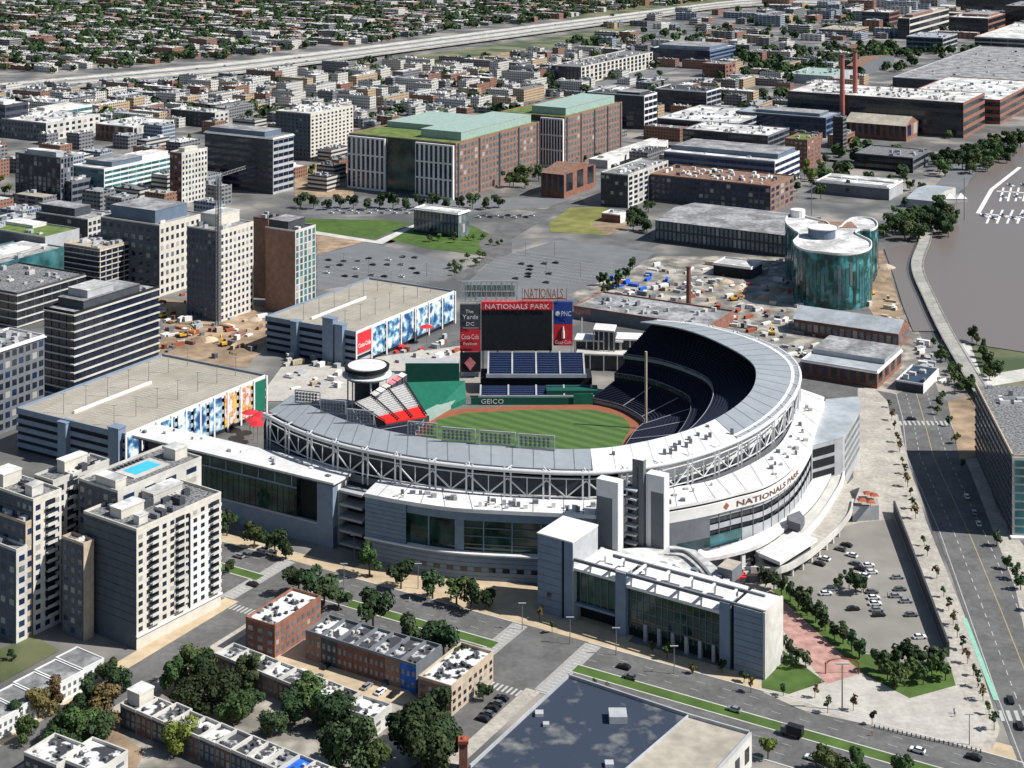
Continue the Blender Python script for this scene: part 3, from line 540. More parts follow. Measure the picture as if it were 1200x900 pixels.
# --- apartment towers bottom left
def balconies(cols, z0, nf, face='S', w=3.2):
    def f(t, h, LN, LE):
        fh = (h - z0 - .9) / nf
        for c in cols:
            for k in range(nf):
                u = c * LE; z = z0 + k * fh + fh * .1
                d = MB(); d.box(u - w / 2, -.12, .2, u + w / 2, .05, fh * .75); part('balcony_door', d, ['glass_dark'], t, loc=(0, 0, z))
                mb = MB(); mb.box(u - w / 2, -1.5, 0, u + w / 2, -.13, .2); mb.box(u - w / 2, -1.5, .2, u + w / 2, -1.4, 1.15); part('balcony', mb, ['offwhite'], t, loc=(0, 0, z))
        if LN > 20:
            for k in range(12): mb = MB(); mb.box(-.06, .4, z0 + k * fh + fh * .9, .02, LN - .3, z0 + k * fh + fh); part('joint_band', mb, ['dgray'], t)
    return f
def white_bay(t, h, LE):
    mb = MB(); mb.box(LE * .62, -.05, 6, LE * .99, .02, h - 4); part('white_bay', mb, ['white'], t)
    mb = MB(); mb.box(LE * .605, -.3, 5, LE * .618, .02, h - 2); part('dark_joint', mb, ['dark'], t)
    mb = MB(); mb.box(-.3, -.6, 4.2, LE + .3, .02, 4.8); part('canopy_ledge', mb, ['white'], t)
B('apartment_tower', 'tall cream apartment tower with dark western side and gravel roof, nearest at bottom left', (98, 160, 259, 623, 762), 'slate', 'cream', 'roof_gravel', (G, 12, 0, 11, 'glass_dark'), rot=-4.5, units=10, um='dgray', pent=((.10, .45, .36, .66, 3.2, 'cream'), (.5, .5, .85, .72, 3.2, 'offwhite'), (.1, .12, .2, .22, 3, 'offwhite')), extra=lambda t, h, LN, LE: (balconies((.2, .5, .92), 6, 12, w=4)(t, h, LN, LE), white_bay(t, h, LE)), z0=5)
def pool(t, h, LN, LE):
    mb = MB(); mb.box(LE * .3, LN * .25, h + .02, LE * .72, LN * .75, h + .5, 0); part('pool_terrace', mb, ['offwhite'], t)
    mb = MB(); mb.quad((LE * .36, LN * .33, h + .56), (LE * .66, LN * .33, h + .56), (LE * .66, LN * .67, h + .56), (LE * .36, LN * .67, h + .56)); part('pool', mb, ['pool'], t)
    for q in range(8): mb = MB(); mb.box(LE * (.34 + q * .045), LN * .8, h + .1, LE * (.34 + q * .045) + .7, LN * .8 + 1.8, h + .55); part('lounger', mb, ['dgray'], t)
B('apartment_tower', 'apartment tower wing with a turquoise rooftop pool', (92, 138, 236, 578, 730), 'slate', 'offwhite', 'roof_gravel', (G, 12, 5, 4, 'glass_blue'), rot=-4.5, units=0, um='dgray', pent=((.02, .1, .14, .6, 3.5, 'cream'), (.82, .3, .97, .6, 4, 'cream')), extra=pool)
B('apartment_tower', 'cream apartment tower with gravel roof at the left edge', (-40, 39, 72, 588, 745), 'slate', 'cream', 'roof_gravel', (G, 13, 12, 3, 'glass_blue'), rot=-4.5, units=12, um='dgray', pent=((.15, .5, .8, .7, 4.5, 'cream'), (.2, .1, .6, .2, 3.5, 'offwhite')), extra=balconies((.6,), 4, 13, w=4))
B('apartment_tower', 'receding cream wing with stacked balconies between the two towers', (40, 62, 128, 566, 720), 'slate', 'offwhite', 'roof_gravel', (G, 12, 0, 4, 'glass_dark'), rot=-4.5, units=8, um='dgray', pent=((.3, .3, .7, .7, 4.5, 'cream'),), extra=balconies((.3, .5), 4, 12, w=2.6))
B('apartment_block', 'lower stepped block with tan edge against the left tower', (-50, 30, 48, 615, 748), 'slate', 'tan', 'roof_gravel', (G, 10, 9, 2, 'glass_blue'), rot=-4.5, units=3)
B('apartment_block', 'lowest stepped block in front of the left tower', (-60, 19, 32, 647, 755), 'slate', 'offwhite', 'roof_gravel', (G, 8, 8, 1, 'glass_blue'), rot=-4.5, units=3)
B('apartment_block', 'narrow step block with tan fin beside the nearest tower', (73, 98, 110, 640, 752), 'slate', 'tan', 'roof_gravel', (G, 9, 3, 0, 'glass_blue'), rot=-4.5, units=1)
# --- rowhouses and small blocks at the bottom
B('apartment_house', 'brick apartment house with white and grey roof patches beside the side street', (288, 322, 376, 736, 772), 'brick_dark', 'brick', 'roof_patchy', (G, 3, 3, 9, 'glass_pale'), units=9, um='dgray')
B('apartment_house', 'tan brick apartment house at the crosswalk corner', (490, 529, 578, 807, 840), 'brown', 'tan', 'roof_patchy', (G, 3, 4, 8, 'glass_dark'), units=11, um='dgray')
n = 7
for i in range(n):
    x0 = 358 + (488 - 358) * i / n; x1 = 358 + (488 - 358) * (i + 1) / n; y = 741 + (782 - 741) * (i + 1) / n
    B('row_house', '%s house from the left in the dark fronted row below the road' % ORD[i], (x0, x1 - .4, x1 + 27 + i * .4, y, y + 31), R.choice(('dgray', 'brick_dark', 'brown')) if i < 6 else 'tarp', 'mgray', R.choice(('roof_patchy', 'roof_patchy_dark', 'roof_patchy_dark')) if i != 1 else 'roof_patchy', (G, 2, 3, 0, 'glass_pale'), units=4, um='dgray', group='dark fronted row houses below the road', cat='house')
for i in range(14):
    x0 = 141 + i * 18.5; y = 828 + (i + 1) * 7.7
    B('row_house', '%s house from the left in the long white roofed row at the bottom' % ORD[i], (x0, x0 + 18.1, x0 + 18.1 + 26 + (i == 2) * 3, y, y + 25), R.choice(('dgray', 'brick_dark')), 'offwhite', ('roof_patchy', 'roof_patchy', 'roof_patchy_dark', 'roof_gray', 'roof_patchy', 'roof_patchy', 'roof_patchy_dark', 'roof_patchy', 'roof_patchy', 'roof_gray', 'tarp', 'roof_patchy', 'roof_gray', 'roof_patchy')[i], ('tall', 2, 3, 0, 'glass_pale'), units=4, um='dgray', group='long row of white roofed houses at the bottom', cat='house', rot=-4.5, pent=((.3, .2, .95, .98, 4, 'cream'),) if i == 0 else ())
for i, (d, lb) in enumerate((
((404, 438, 459, 845, 866), 'white and grey flat roofed house left of the biggest tree'),
    ((28, 66, 102, 900, 925), 'white roofed house at the bottom left edge'), ((70, 112, 150, 908, 932), 'white roofed house beside the bottom left edge house'))):
    B('row_house', lb, d, 'dgray', 'offwhite', 'roof_patchy', (G, 2, 4, 2, 'glass_pale'), units=4, um='dgray', cat='house')
for i in range(6):
    # terrace running east-west at the left edge
    x1 = (122, 97, 72, 47, 22, -3)[i]; xc = x1 - 25; yc = 770 + (122 - xc) * .60
    B('row_house', '%s grey roofed white house from the right in the terrace at the left edge' % ORD[i], (xc - 32, xc, x1, yc, yc + 24), 'mgray', 'white', 'roof_gray', (G, 2, 2, 4, 'glass_pale'), units=0, group='white terrace at the left edge', cat='house', rot=-4.5, parapet=.3)
for i in range(8):
    x0 = 252 + i * 18.5; y = 768 + (i + 1) * 7.6
    B('row_house', '%s house from the left in the grey middle row half hidden by trees' % ORD[i], (x0, x0 + 18.1, x0 + 40, y, y + 22), R.choice(('dgray', 'brick_dark', 'brown')), 'offwhite', ('roof_patchy_dark', 'roof_patchy_dark', 'roof_patchy_dark', 'roof_patchy', 'roof_patchy_dark', 'roof_patchy_dark', 'roof_patchy', 'roof_patchy_dark')[i], ('tall', 2, 3, 0, 'glass_pale'), units=3, um='dgray', group='grey middle row half hidden by trees', cat='house', rot=-4.5)
# big store with the dark blue roof
def px_poly_building(name, label, cat, px, z, wallm, roofm, base_z=0, group=None):
    pts = [W(x, y, z) for x, y in px]; o = pts[0]; t = thing(name, label, cat, zed(o, 0), 0, group); q = [(p.x - o.x, p.y - o.y) for p in pts]
    mb = MB(); mb.prism(q, base_z, z); part('wall', mb, [wallm], t)
    mb = MB(); ar = sum(q[i][0] * q[(i + 1) % len(q)][1] - q[(i + 1) % len(q)][0] * q[i][1] for i in range(len(q)))
    if ar < 0: q2 = q[::-1]
    else: q2 = q
    mb.add([(x, y, z + .03) for x, y in q2], [tuple(range(len(q2)))]); part('roof', mb, [roofm], t); return t, q, z
t, q, z = px_poly_building('store_building', 'big flat store with patchy dark blue roof and pale end at the bottom edge', 'store', [(666, 793), (808, 840), (881, 861), (770, 985), (480, 985), (550, 900)], 9, 'offwhite', 'store_roof')
def rel(px, py, z, o): w = W(px, py, z); return Vector((w.x - o.x, w.y - o.y, z))
o = t.location; mb = MB(); a = [rel(*c, 9.06, o) for c in ((808, 840), (881, 861), (770, 985), (640, 985))]; mb.add(a, [(3, 2, 1, 0)]); part('pale_roof', mb, ['roof_tan'], t)
mb = MB(); c = [rel(*k, 9, o) for k in ((550, 900), (666, 793), (808, 840), (881, 861), (770, 985))]
for i in range(4): d = (c[i + 1] - c[i]); nn = Vector((-d.y, d.x, 0)).normalized() * -.5; mb.obox(c[i], d, nn, Vector((0, 0, 1.0)))
d = rel(640, 985, 9, o) - rel(808, 840, 9, o); mb.obox(rel(808, 840, 9, o), d, Vector((-.3, .2, 0)), Vector((0, 0, .8))); part('parapet', mb, ['lgray'], t)
for px, py, s in ((724, 843, 2.6), (632, 838, 1.2), (714, 897, 1.2), (640, 850, .9)):
    c = rel(px, py, 9.1, o); mb = MB(); mb.box(c.x - s, c.y - s, 9.1, c.x + s, c.y + s, 9.1 + s * .8); part('roof_unit', mb, ['lgray'], t)
a = rel(881, 861, 9, o); d = rel(770, 985, 9, o) - a
for k in range(9):
    c = a + d * (k + .3) / 9; mb = MB(); mb.obox(Vector((c.x, c.y, 2.5)), d / 9 * .45, Vector((d.y, -d.x, 0)).normalized() * -.12, Vector((0, 0, 4.2))); part('window', mb, ['glass_dark'], t)
# brick sign pillar by the store
p = W(543, 900); t = thing('brick_pillar', 'red brick pillar with dark cap beside the store roof', 'pillar', p)
mb = MB(); mb.box(-1.2, -1.2, 0, 1.2, 1.2, 7.5); part('shaft', mb, ['brick'], t); mb = MB(); mb.box(-1.5, -1.5, 7.5, 1.5, 1.5, 8.4); mb.tube((0, 0, 8.4), (0, 0, 9), 1, 0, 8, .4); part('cap', mb, ['rust'], t)
# office on the right by the avenue
t, q, z = px_poly_building('office_building', 'dark office beside the avenue at the right edge with gridded pale southern front', 'building', [(1143, 452), (1186, 536), (1330, 540), (1290, 452)], 31, 'dgray', 'roof_gravel')
o = t.location; a = rel(1143, 452, 31, o); c = rel(1186, 536, 31, o); e = rel(1330, 540, 31, o); dv = c - a; dn = Vector((dv.y, -dv.x, 0)).normalized(); L = dv.length; dv.normalize()
for f in range(9):
    mb = MB(); z = 1 + f * 3.3
    for k in range(18): mb.obox(Vector((a.x, a.y, z + .9)) + dv * (L * (k + .12) / 18) + dn * -.02, dv * (L / 18 * .76), dn * .12, Vector((0, 0, 1.7)))
    part('window_band', mb, ['glass_dark'], t)
    mb = MB(); mb.obox(Vector((a.x, a.y, z + 2.9)) + dn * -.02, dv * L, dn * .5, Vector((0, 0, .35))); part('floor_slab', mb, ['mgray'], t)
dv2 = (e - c); L2_ = dv2.length; dv2.normalize(); dn2 = Vector((dv2.y, -dv2.x, 0)).normalized()
mb = MB(); mb.obox(Vector((c.x, c.y, 0)) + dn2 * -.02, dv2 * L2_, dn2 * .4, Vector((0, 0, 31.2))); part('front_frame', mb, ['offwhite'], t)
for f in range(9):
    for k in range(10):
        mb = MB(); mb.obox(Vector((c.x, c.y, 1.6 + f * 3.25)) + dv2 * (1 + k * 4.4) + dn2 * .36, dv2 * 3.7, dn2 * .15, Vector((0, 0, 2.5))); part('window', mb, ['glass_teal'], t)
mb = MB(); mb.obox(Vector((c.x, c.y, 0)) - dv2 * 1 + dn2 * .5, dv2 * L2_, dn2 * 2.5, Vector((0, 0, 1))); part('plinth', mb, ['white'], t)
mb = MB()
for A_, D_, LL in ((a, dv, L), (c, dv2, L2_)): mb.obox(Vector((A_.x, A_.y, 31)), D_ * LL, Vector((D_.y, -D_.x, 0)) * -.6, Vector((0, 0, 1.2)))
part('parapet', mb, ['tan'], t)
for k in range(30):
    c2 = a.lerp(c, R.uniform(.1, .95)) + Vector((R.uniform(4, 60), R.uniform(0, 10), 31)); mb = MB(); s = R.uniform(1, 3); mb.box(c2.x, c2.y, 31.02, c2.x + s * 1.5, c2.y + s, 31.02 + R.uniform(.8, 2.5)); part('roof_unit', mb, [R.choice(('white', 'mgray', 'lgray'))], t)
# green glass drum building
rim = [(929, 284), (933, 290), (945, 295), (962, 297), (982, 299), (1000, 298.5), (1013, 296), (1021, 291), (1021, 284), (1012, 279), (1003, 274), (1008, 270.5), (1023, 270.5), (1029, 264), (1021, 257), (1000, 256.5), (990, 262), (984, 267), (974, 266), (968, 261), (948, 256), (934, 250), (922, 255), (921, 263), (930, 271), (936, 276)]
P3 = [W(x, y, 33) for x, y in rim]; o = zed(P3[3], 0); t = thing('curved_glass_building', 'curving green glass drum building beside the river inlet', 'building', o)
C = catmull([Vector((p.x - o.x, p.y - o.y, 0)) for p in P3] + [Vector((P3[0].x - o.x, P3[0].y - o.y, 0))], 4)[:-1]; CC = C + [C[0]]
mb = MB(); wall(mb, CC, 0, 33); part('wall', mb, ['drum_glass'], t)
mb = MB(); mb.prism([(p.x, p.y) for p in C], 32.6, 33.1); part('roof', mb, ['roof_white'], t)
ctr = sum(C, Vector()) / len(C); mb = MB()
for i in range(len(CC) - 1):
    u = CC[i + 1] - CC[i]; mb.obox(zed(CC[i], 33.1), u, Vector((-u.y, u.x, 0)).normalized() * .6, Vector((0, 0, 1.2)))
part('rim', mb, ['white'], t)
for i in range(0, len(CC) - 1, 1):
    u = CC[i + 1] - CC[i]; nn = Vector((u.y, -u.x, 0)).normalized(); hgt = R.uniform(8, 28); z0_ = R.uniform(2, 30 - hgt if hgt < 28 else 4)
    mb = MB(); mb.obox(zed(CC[i], z0_) + nn * -.1, u * .8, nn * .3, Vector((0, 0, hgt))); part('glass_fin', mb, [R.choice(('glass_teal', 'glass_teal', 'glass_green', 'glass_pale'))], t)
c = rel(963, 278, 33, o); mb = MB(); mb.tube((c.x, c.y, 33.1), (c.x, c.y, 39), 8.5, 0, 24); mb.tube((c.x, c.y, 39), (c.x, c.y, 39.6), 9.4, 1, 24); part('penthouse', mb, ['bluegray', 'white'], t)
mb = MB(); c = rel(985, 262, 33, o); mb.box(c.x - 14, c.y - 14, 33.15, c.x + 8, c.y + 4, 33.5); part('roof_terrace', mb, ['brown'], t)
mb = MB(); c = rel(935, 254, 33, o); mb.tube((c.x, c.y, 33.1), (c.x, c.y, 38), 5, 0, 16); part('penthouse', mb, ['white'], t)
# ---- car park garages
def garage(label, dims, red, nban, towers):
    p, h, LN, LE, rz = solve(*dims); t = thing('parking_garage', label, 'garage', p, rz)
    mb = MB(); mb.box(0.6, .6, 0, LE - .6, LN - .6, h - .6); part('core', mb, ['dark'], t)
    nl = 5
    for k in range(nl):
        z = h * k / nl; top = k == nl - 1
        mb = MB(); mb.box(0, 0, z + h / nl - 2.0 if not top else h - 1.6, .6, LN, z + h / nl + .0 if not top else h + 1); mb.box(0, LN - .5, z + h / nl - 2, LE, LN, z + h / nl + (1 if top else 0)); mb.box(LE - .6, 0, z + h / nl - 2, LE, LN, z + h / nl + (1 if top else 0)); part('deck_edge', mb, ['panel'], t)
        mb = MB(); mb.box(.6, 0, h * (k + 1) / nl - 1.6, LE, .5, h * (k + 1) / nl + (1 if top else 0)); part('deck_edge', mb, ['white' if top else 'lgray'], t)
    mb = MB(); mb.box(.6, .5, h - .5, LE - .6, LN - .5, h, 0); part('top_deck', mb, ['deck'], t)
    mb = MB(); mb.box(LE * .10, LN * .60, h, LE * .62, LN * .615, h + 1.2); part('ramp_wall', mb, ['white'], t)
    mb = MB()
    for k in range(34):
        for v in (.06, .14, .26, .34, .44, .7, .78, .9): mb.box(LE * (.08 + k * .026), LN * v, h + .01, LE * (.08 + k * .026) + .3, LN * v + 4.8, h + .03)
    part('stall_lines', mb, ['offwhite'], t)
    for v, w_, hh in towers:
        mb = MB(); mb.box(-2.2, LN * v, 0, 2.2, LN * v + w_, h + hh); mb.box(-2.6, LN * v - .3, h + hh, 2.6, LN * v + w_ + .3, h + hh + .5); part('stair_tower', mb, ['panel'], t)
    for k in range(nban):
        a0 = (k + (1 if red else 0) + .08) / (nban + (1 if red else 0)) * LE; a1 = (k + (1 if red else 0) + .88) / (nban + (1 if red else 0)) * LE
        mb = MB(); mb.box(a0, -.4, 2.5, a1, -.15, h - .6); part('banner', mb, ['banner' if red or k < nban - 3 else ('banner_warm' if k != nban - 1 else 'eye_green')], t)
    for k in range(nban + 2): x = (k) / (nban + 1) * LE; mb = MB(); mb.box(x - .5, -.55, 0, x + .5, -.1, h + .5); part('column', mb, ['white'], t)
    if red:
        mb = MB(); mb.box(.8, -.5, 7, LE / (nban + 1) - .5, -.2, h - .3); part('sign_panel', mb, ['red'], t)
        me = text_mesh('Coca-Cola', 3.2, .04); xs = [v.co.x for v in me.vertices]; cx = (max(xs) + min(xs)) / 2; w_ = LE / (nban + 1)
        for v in me.vertices: c = v.co.copy(); v.co = Vector((w_ / 2 + (c.x - cx) * (w_ - 3) / (max(xs) - min(xs)), -.6 - c.z, 10 + c.y))
        me.materials.append(MATS['white']); link('lettering', me, t)
    return t, h, LN, LE, rz, p
GA = garage('upper parking garage with tan top deck, red drink sign and tall picture banners', (311, 417, 533, 391, 431), True, 6, ((.12, 5, 3.5), (.22, 7, 6), (.62, 4, 1)))
GB = garage('lower parking garage with tan top deck and colourful banners near the apartment towers', (19, 147, 312, 511, 560), False, 9, ((.03, 6, 3), (.5, 5, 0)))
# ================================================================ STADIUM
ST = thing('stadium', 'white and grey baseball stadium with curved roof ring around a green field', 'stadium', (0, 0, 0))
def wc(l, z, n=8): return [zed(p, 0) for p in catmull([zed(W(x, y, z), 0) for x, y in l], n)]
Opx = [(309, 485), (350, 505), (410, 524), (500, 541), (600, 551), (695, 554), (760, 547), (815, 534), (864, 516), (900, 495), (925, 471), (937, 446), (932, 425), (907, 406), (866, 391), (820, 381), (770, 376)]
Ipx = [(343, 464), (372, 480), (420, 498), (500, 514), (600, 525), (692, 527), (752, 519), (803, 506), (838, 492), (866, 474), (882, 456), (886, 438), (880, 425), (860, 411), (824, 394), (790, 384), (750, 378)]
O = wc(Opx, 36); I = wc(Ipx, 38.5)
Fw = [Vector((x, y, 0)) for x, y in ((-41, 722), (-44, 702), (-38, 680), (-23, 655), (-5, 638), (8, 632), (20, 635), (31, 646), (41, 664), (48, 680), (52, 692), (55, 702), (58, 710), (62, 719), (60, 728), (52, 742), (39, 752))]
FC = catmull(Fw, 8)
N_ = len(O); NW_ = 5 * 8; NR = int(8 * 8)          # grey until 695, white until 864, grey after
Oc = [o.lerp(i, .16) for o, i in zip(O, I)]
for nm, a, b_, m in (('canopy', 0, NW_, 'canopy'), ('white_roof', NW_, NR, 'membrane'), ('canopy', NR, N_ - 1, 'canopy')):
    mb = MB(); A = (Oc if m == 'canopy' and a == 0 else O)[a:b_ + 1]; Bc = I[a:b_ + 1]
    loft(mb, A, Bc, 36.4, 38.9, 0); loft(mb, A, Bc, 35.9, 38.3, 1); wall(mb, A, 35.9, 36.4, 1); wall(mb, Bc, 38.3, 38.9, 1)
    for i in (a, b_): k = i - a; mb.quad(zed(A[k], 35.9), zed(Bc[k], 38.3), zed(Bc[k], 38.9), zed(A[k], 36.4), 1)
    rp = part(nm, mb, [m, 'lgray'], ST)
    if m == 'canopy':
        for i in range(a, b_, 2 if a == 0 else 3):
            s = MB(); k = i - a; d = (Bc[k] - A[k]); t_ = Vector((d.y, -d.x, 0)).normalized() * .35; s.add([zed(A[k], 36.46), zed(A[k] + t_, 36.46), zed(Bc[k] + t_, 38.96), zed(Bc[k], 38.96)], [(0, 1, 2, 3)]); part('roof_seam', s, ['mgray'], rp)
        if a: s = MB(); loft(s, [x.lerp(y, .12) for x, y in zip(A, Bc)], [x.lerp(y, .2) for x, y in zip(A, Bc)], 36.85, 37.0, 0); part('walkway', s, ['membrane'], rp)
    else:
        for q in range(14):
            k = R.randrange(len(A)); c = A[k].lerp(Bc[k], R.uniform(.2, .85)); s = MB(); s.box(c.x - .6, c.y - .5, 37, c.x + .6, c.y + .5, 39.3); part('roof_vent', s, ['mgray'], rp)
mb = MB()
rg = []
for i, p in enumerate(O):
    t_ = (O[min(i + 1, N_ - 1)] - O[max(i - 1, 0)]).normalized(); s_ = Vector((-t_.y, t_.x, 0)); rg += [zed(p, 35.9) + s_ * .85 * math.cos(k * .785) + Vector((0, 0, .85 * math.sin(k * .785))) for k in range(8)]
mb.add(rg, [(i * 8 + k, (i + 1) * 8 + k, (i + 1) * 8 + (k + 1) % 8, i * 8 + (k + 1) % 8) for i in range(N_ - 1) for k in range(8)])
part('ring_beam', mb, ['steel_white'], ST, smooth=True)
# columns and bracing of the ring
L_ = curve_len(O); d = 4; cols = []
while d < L_ - 4: cols.append(curve_at(O, d)); d += 14.6
for i, (p, t_) in enumerate(cols):
    for s in (-1.2, 1.2): c = p + t_ * s; mb = MB(); mb.box(c.x - .33, c.y - .33, 20, c.x + .33, c.y + .33, 37); part('column', mb, ['steel_white'], ST)
    q = p.lerp(min(Oc, key=lambda v: (v - p).length), 1.0); mb = MB(); mb.bar(zed(p, 36.6), zed(q, 36.9), .4); part('roof_strut', mb, ['steel_white'], ST)
    if i + 1 < len(cols):
        r = cols[i + 1][0]; m_ = (p + r) / 2; mb = MB(); mb.bar(zed(p, 33), zed(m_, 26.8), .5); mb.bar(zed(r, 33), zed(m_, 26.8), .5); part('brace', mb, ['steel_white'], ST)
        mb = MB(); mb.bar(zed(m_, 26.8), zed(m_, 33.6), .4); mb.bar(zed(p, 33.6), zed(r, 33.6), .4); mb.bar(zed(p, 26.9), zed(r, 26.9), .4); part('chord', mb, ['steel_white'], ST)
def LU(u): return [f.lerp(o, u) for f, o in zip(FC, O)]
# seating tiers
def tier(u0, z0, u1, z1, rows, m, a=0, b_=None, aisle=None):
    b_ = N_ - 1 if b_ is None else b_; mb = MB()
    for r in range(rows):
        A = LU(u0 + (u1 - u0) * r / rows)[a:b_ + 1]; Bc = LU(u0 + (u1 - u0) * (r + 1) / rows)[a:b_ + 1]; z = z0 + (z1 - z0) * (r + 1) / rows
        loft(mb, A, Bc, z, z); wall(mb, A, z - (z1 - z0) / rows, z)
    tp = part('seating_tier', mb, [m], ST)
    A = LU(u0)[a:b_ + 1]; mb = MB(); wall(mb, A, z0 - 1.6, z0 + .9); loft(mb, [x.lerp(y, .01) for x, y in zip(A, LU(u1)[a:b_ + 1])], A, z0 + .9, z0 + .9); part('fascia', mb, ['aisle'], ST)
    A0, A1 = LU(u0)[a:b_ + 1], LU(u1)[a:b_ + 1]
    if aisle:
        for i in range(2, len(A0) - 1, aisle):
            s = MB(); dd = A1[i] - A0[i]; n_ = Vector((dd.y, -dd.x, 0)).normalized() * .45; k = rows * 2
            s.add([zed(A0[i] - n_, z0 + .6), zed(A0[i] + n_, z0 + .6), zed(A1[i] + n_, z1 + .6), zed(A1[i] - n_, z1 + .6)], [(0, 1, 2, 3)]); part('aisle', s, ['aisle'], tp)
tier(.0, 2.4, .34, 9.5, 14, 'seat_navy', aisle=9)
tier(.34, 13, .50, 17.5, 8, 'seat_navy')
tier(.48, 21.5, .93, 35, 20, 'seat_navy')
for u_, za_, zb_ in ((.34, 9.5, 13), (.5, 17.5, 21.5), (.93, 33, 36)): mb = MB(); wall(mb, LU(u_), za_, zb_); part('concourse_wall', mb, ['dark'], ST)
mb = MB()
for i in (0, N_ - 1):
    for u0, z0, u1, z1 in ((0, 2.4, .34, 9.5), (.34, 13, .5, 17.5), (.48, 21.5, .93, 35)):
        a, b_ = FC[i].lerp(O[i], u0), FC[i].lerp(O[i], u1); mb.quad(zed(a, 0), zed(b_, 0), zed(b_, z1), zed(a, z0))
    mb.quad(zed(FC[i].lerp(O[i], .93), 0), zed(O[i], 0), zed(O[i], 34), zed(FC[i].lerp(O[i], .93), 34))
part('end_wall', mb, ['mgray'], ST)
# vivid back wall strip under the ring (pale panels on the right half)
mb = MB(); K = LU(.945); wall(mb, K[:NW_ + 4], 20, 33, 0); wall(mb, K[NW_ + 4:], 20, 27, 0); wall(mb, K[NW_ + 4:], 27, 34.4, 1); part('back_wall', mb, ['dgray', 'white'], ST)
mb = MB(); wall(mb, O, 0, 25.9); part('ring_wall', mb, ['mgray'], ST)
# field
psheet('warning_track', [(470, 500), (500, 484), (540, 479), (620, 475), (690, 474), (728, 478), (752, 486), (762, 500), (757, 512), (748, 522), (740, 590), (600, 625), (500, 605), (470, 550)], 'track', .3, thick=.25)
grass = bpy.data.materials.new('field_grass'); grass.use_nodes = True; N = grass.node_tree.nodes; L = grass.node_tree.links; b = N['Principled BSDF']; b.inputs['Roughness'].default_value = .85
g = N.new('ShaderNodeNewGeometry'); mp = N.new('ShaderNodeMapping'); mp.inputs['Rotation'].default_value = (0, 0, math.radians(-52)); wv = N.new('ShaderNodeTexWave'); wv.inputs['Scale'].default_value = .045; wv.inputs['Distortion'].default_value = .3
L.new(g.outputs['Position'], mp.inputs[0]); L.new(mp.outputs[0], wv.inputs[0]); nz = N.new('ShaderNodeTexNoise'); nz.inputs['Scale'].default_value = .5; L.new(g.outputs['Position'], nz.inputs[0])
r_ = N.new('ShaderNodeValToRGB'); r_.color_ramp.elements[0].color = (.045, .100, .020, 1); r_.color_ramp.elements[1].color = (.080, .150, .032, 1); r_.color_ramp.elements[0].position = .3; r_.color_ramp.elements[1].position = .7
ad = N.new('ShaderNodeMath'); ad.operation = 'MULTIPLY_ADD'; ad.inputs[1].default_value = .5; L.new(nz.outputs[0], ad.inputs[0]); m2 = N.new('ShaderNodeMath'); m2.operation = 'MULTIPLY'; m2.inputs[1].default_value = .5; L.new(wv.outputs[0] if 0 else wv.outputs['Fac'], m2.inputs[0]); L.new(m2.outputs[0], ad.inputs[2]); L.new(ad.outputs[0], r_.inputs[0]); L.new(r_.outputs[0], b.inputs['Base Color']); MATS['field_grass'] = grass
psheet('playing_field', [(495, 510), (512, 492), (545, 484), (620, 480), (695, 480), (727, 487), (738, 496), (738, 505), (730, 517), (712, 590), (600, 600), (510, 585), (490, 540)], 'field_grass', .36)
# outfield stands under the scoreboard
def sx(px, py, D): return (px - 600) / F * D, H - D * (py + 125) / F
OS = thing('outfield_stand', 'two tiers of navy seats below the scoreboard', 'seating')
def stand(x0, x1, D0, z0, D1, z1, rows, m):
    mb = MB()
    for r in range(rows):
        y = D0 + (D1 - D0) * r / rows; z = z0 + (z1 - z0) * (r + 1) / rows; mb.box(x0, y, z - (z1 - z0) / rows - (2 if r == 0 else 0), x1, D0 + (D1 - D0) * (r + 1) / rows, z)
    return part('seating_tier', mb, [m], OS)
for px0, px1, D0, yb0, D1, yt in ((563, 694, 756, 465, 764, 452), (572, 685, 767, 440, 782, 413)):
    x0, z0 = sx(px0, yb0, D0); x1, _ = sx(px1, yb0, D0); _, z1 = sx(px0, yt, D1)
    tp = stand(x0, x1, D0, z0, D1, z1, 10 if D0 > 760 else 6, 'seat_blue')
    mb = MB(); mb.box(x0 - 1, D0 - .5, z0 - 1, x1 + 1, D0, z0 + .8); part('front_rail', mb, ['lgray'], OS)
    for k in range(5): x = x0 + (x1 - x0) * (k + .0) / 4; mb = MB(); mb.add([(x - .4, D0, z0 + .9), (x + .4, D0, z0 + .9), (x + .4, D1, z1 + .6), (x - .4, D1, z1 + .6)], [(0, 1, 2, 3)]); part('aisle', mb, ['lgray'], tp)
mb = MB(); x0, z0 = sx(563, 440, 767); x1, _ = sx(694, 440, 767); mb.box(x0, 768, 0, x1, 783, z0 - 1.5); part('back_wall', mb, ['dark'], OS)
mb = MB(); x0, _ = sx(640, 440, 764); mb.box(x0, 757.2, 0, sx(700, 440, 764)[0], 766, 5.0); part('bullpen_wall', mb, ['wall_green'], OS)
mb = MB(); xa = sx(552, 474, 752)[0]; xb = sx(692, 474, 752)[0]; mb.box(xa, 751, 0, xb, 751.6, 3.6); part('outfield_wall', mb, ['wall_green'], OS)
mb = MB(); mb.box(sx(672, 470, 750)[0], 750.5, 0, sx(695, 470, 750)[0], 750.95, 5.6); part('sign_panel', mb, ['eye_green'], OS)
lettering('GEICO', 3.2, 'white', OS, Vector((sx(577, 474, 751)[0], 750.9, .7)), Vector((1, 0, 0)), width=11)
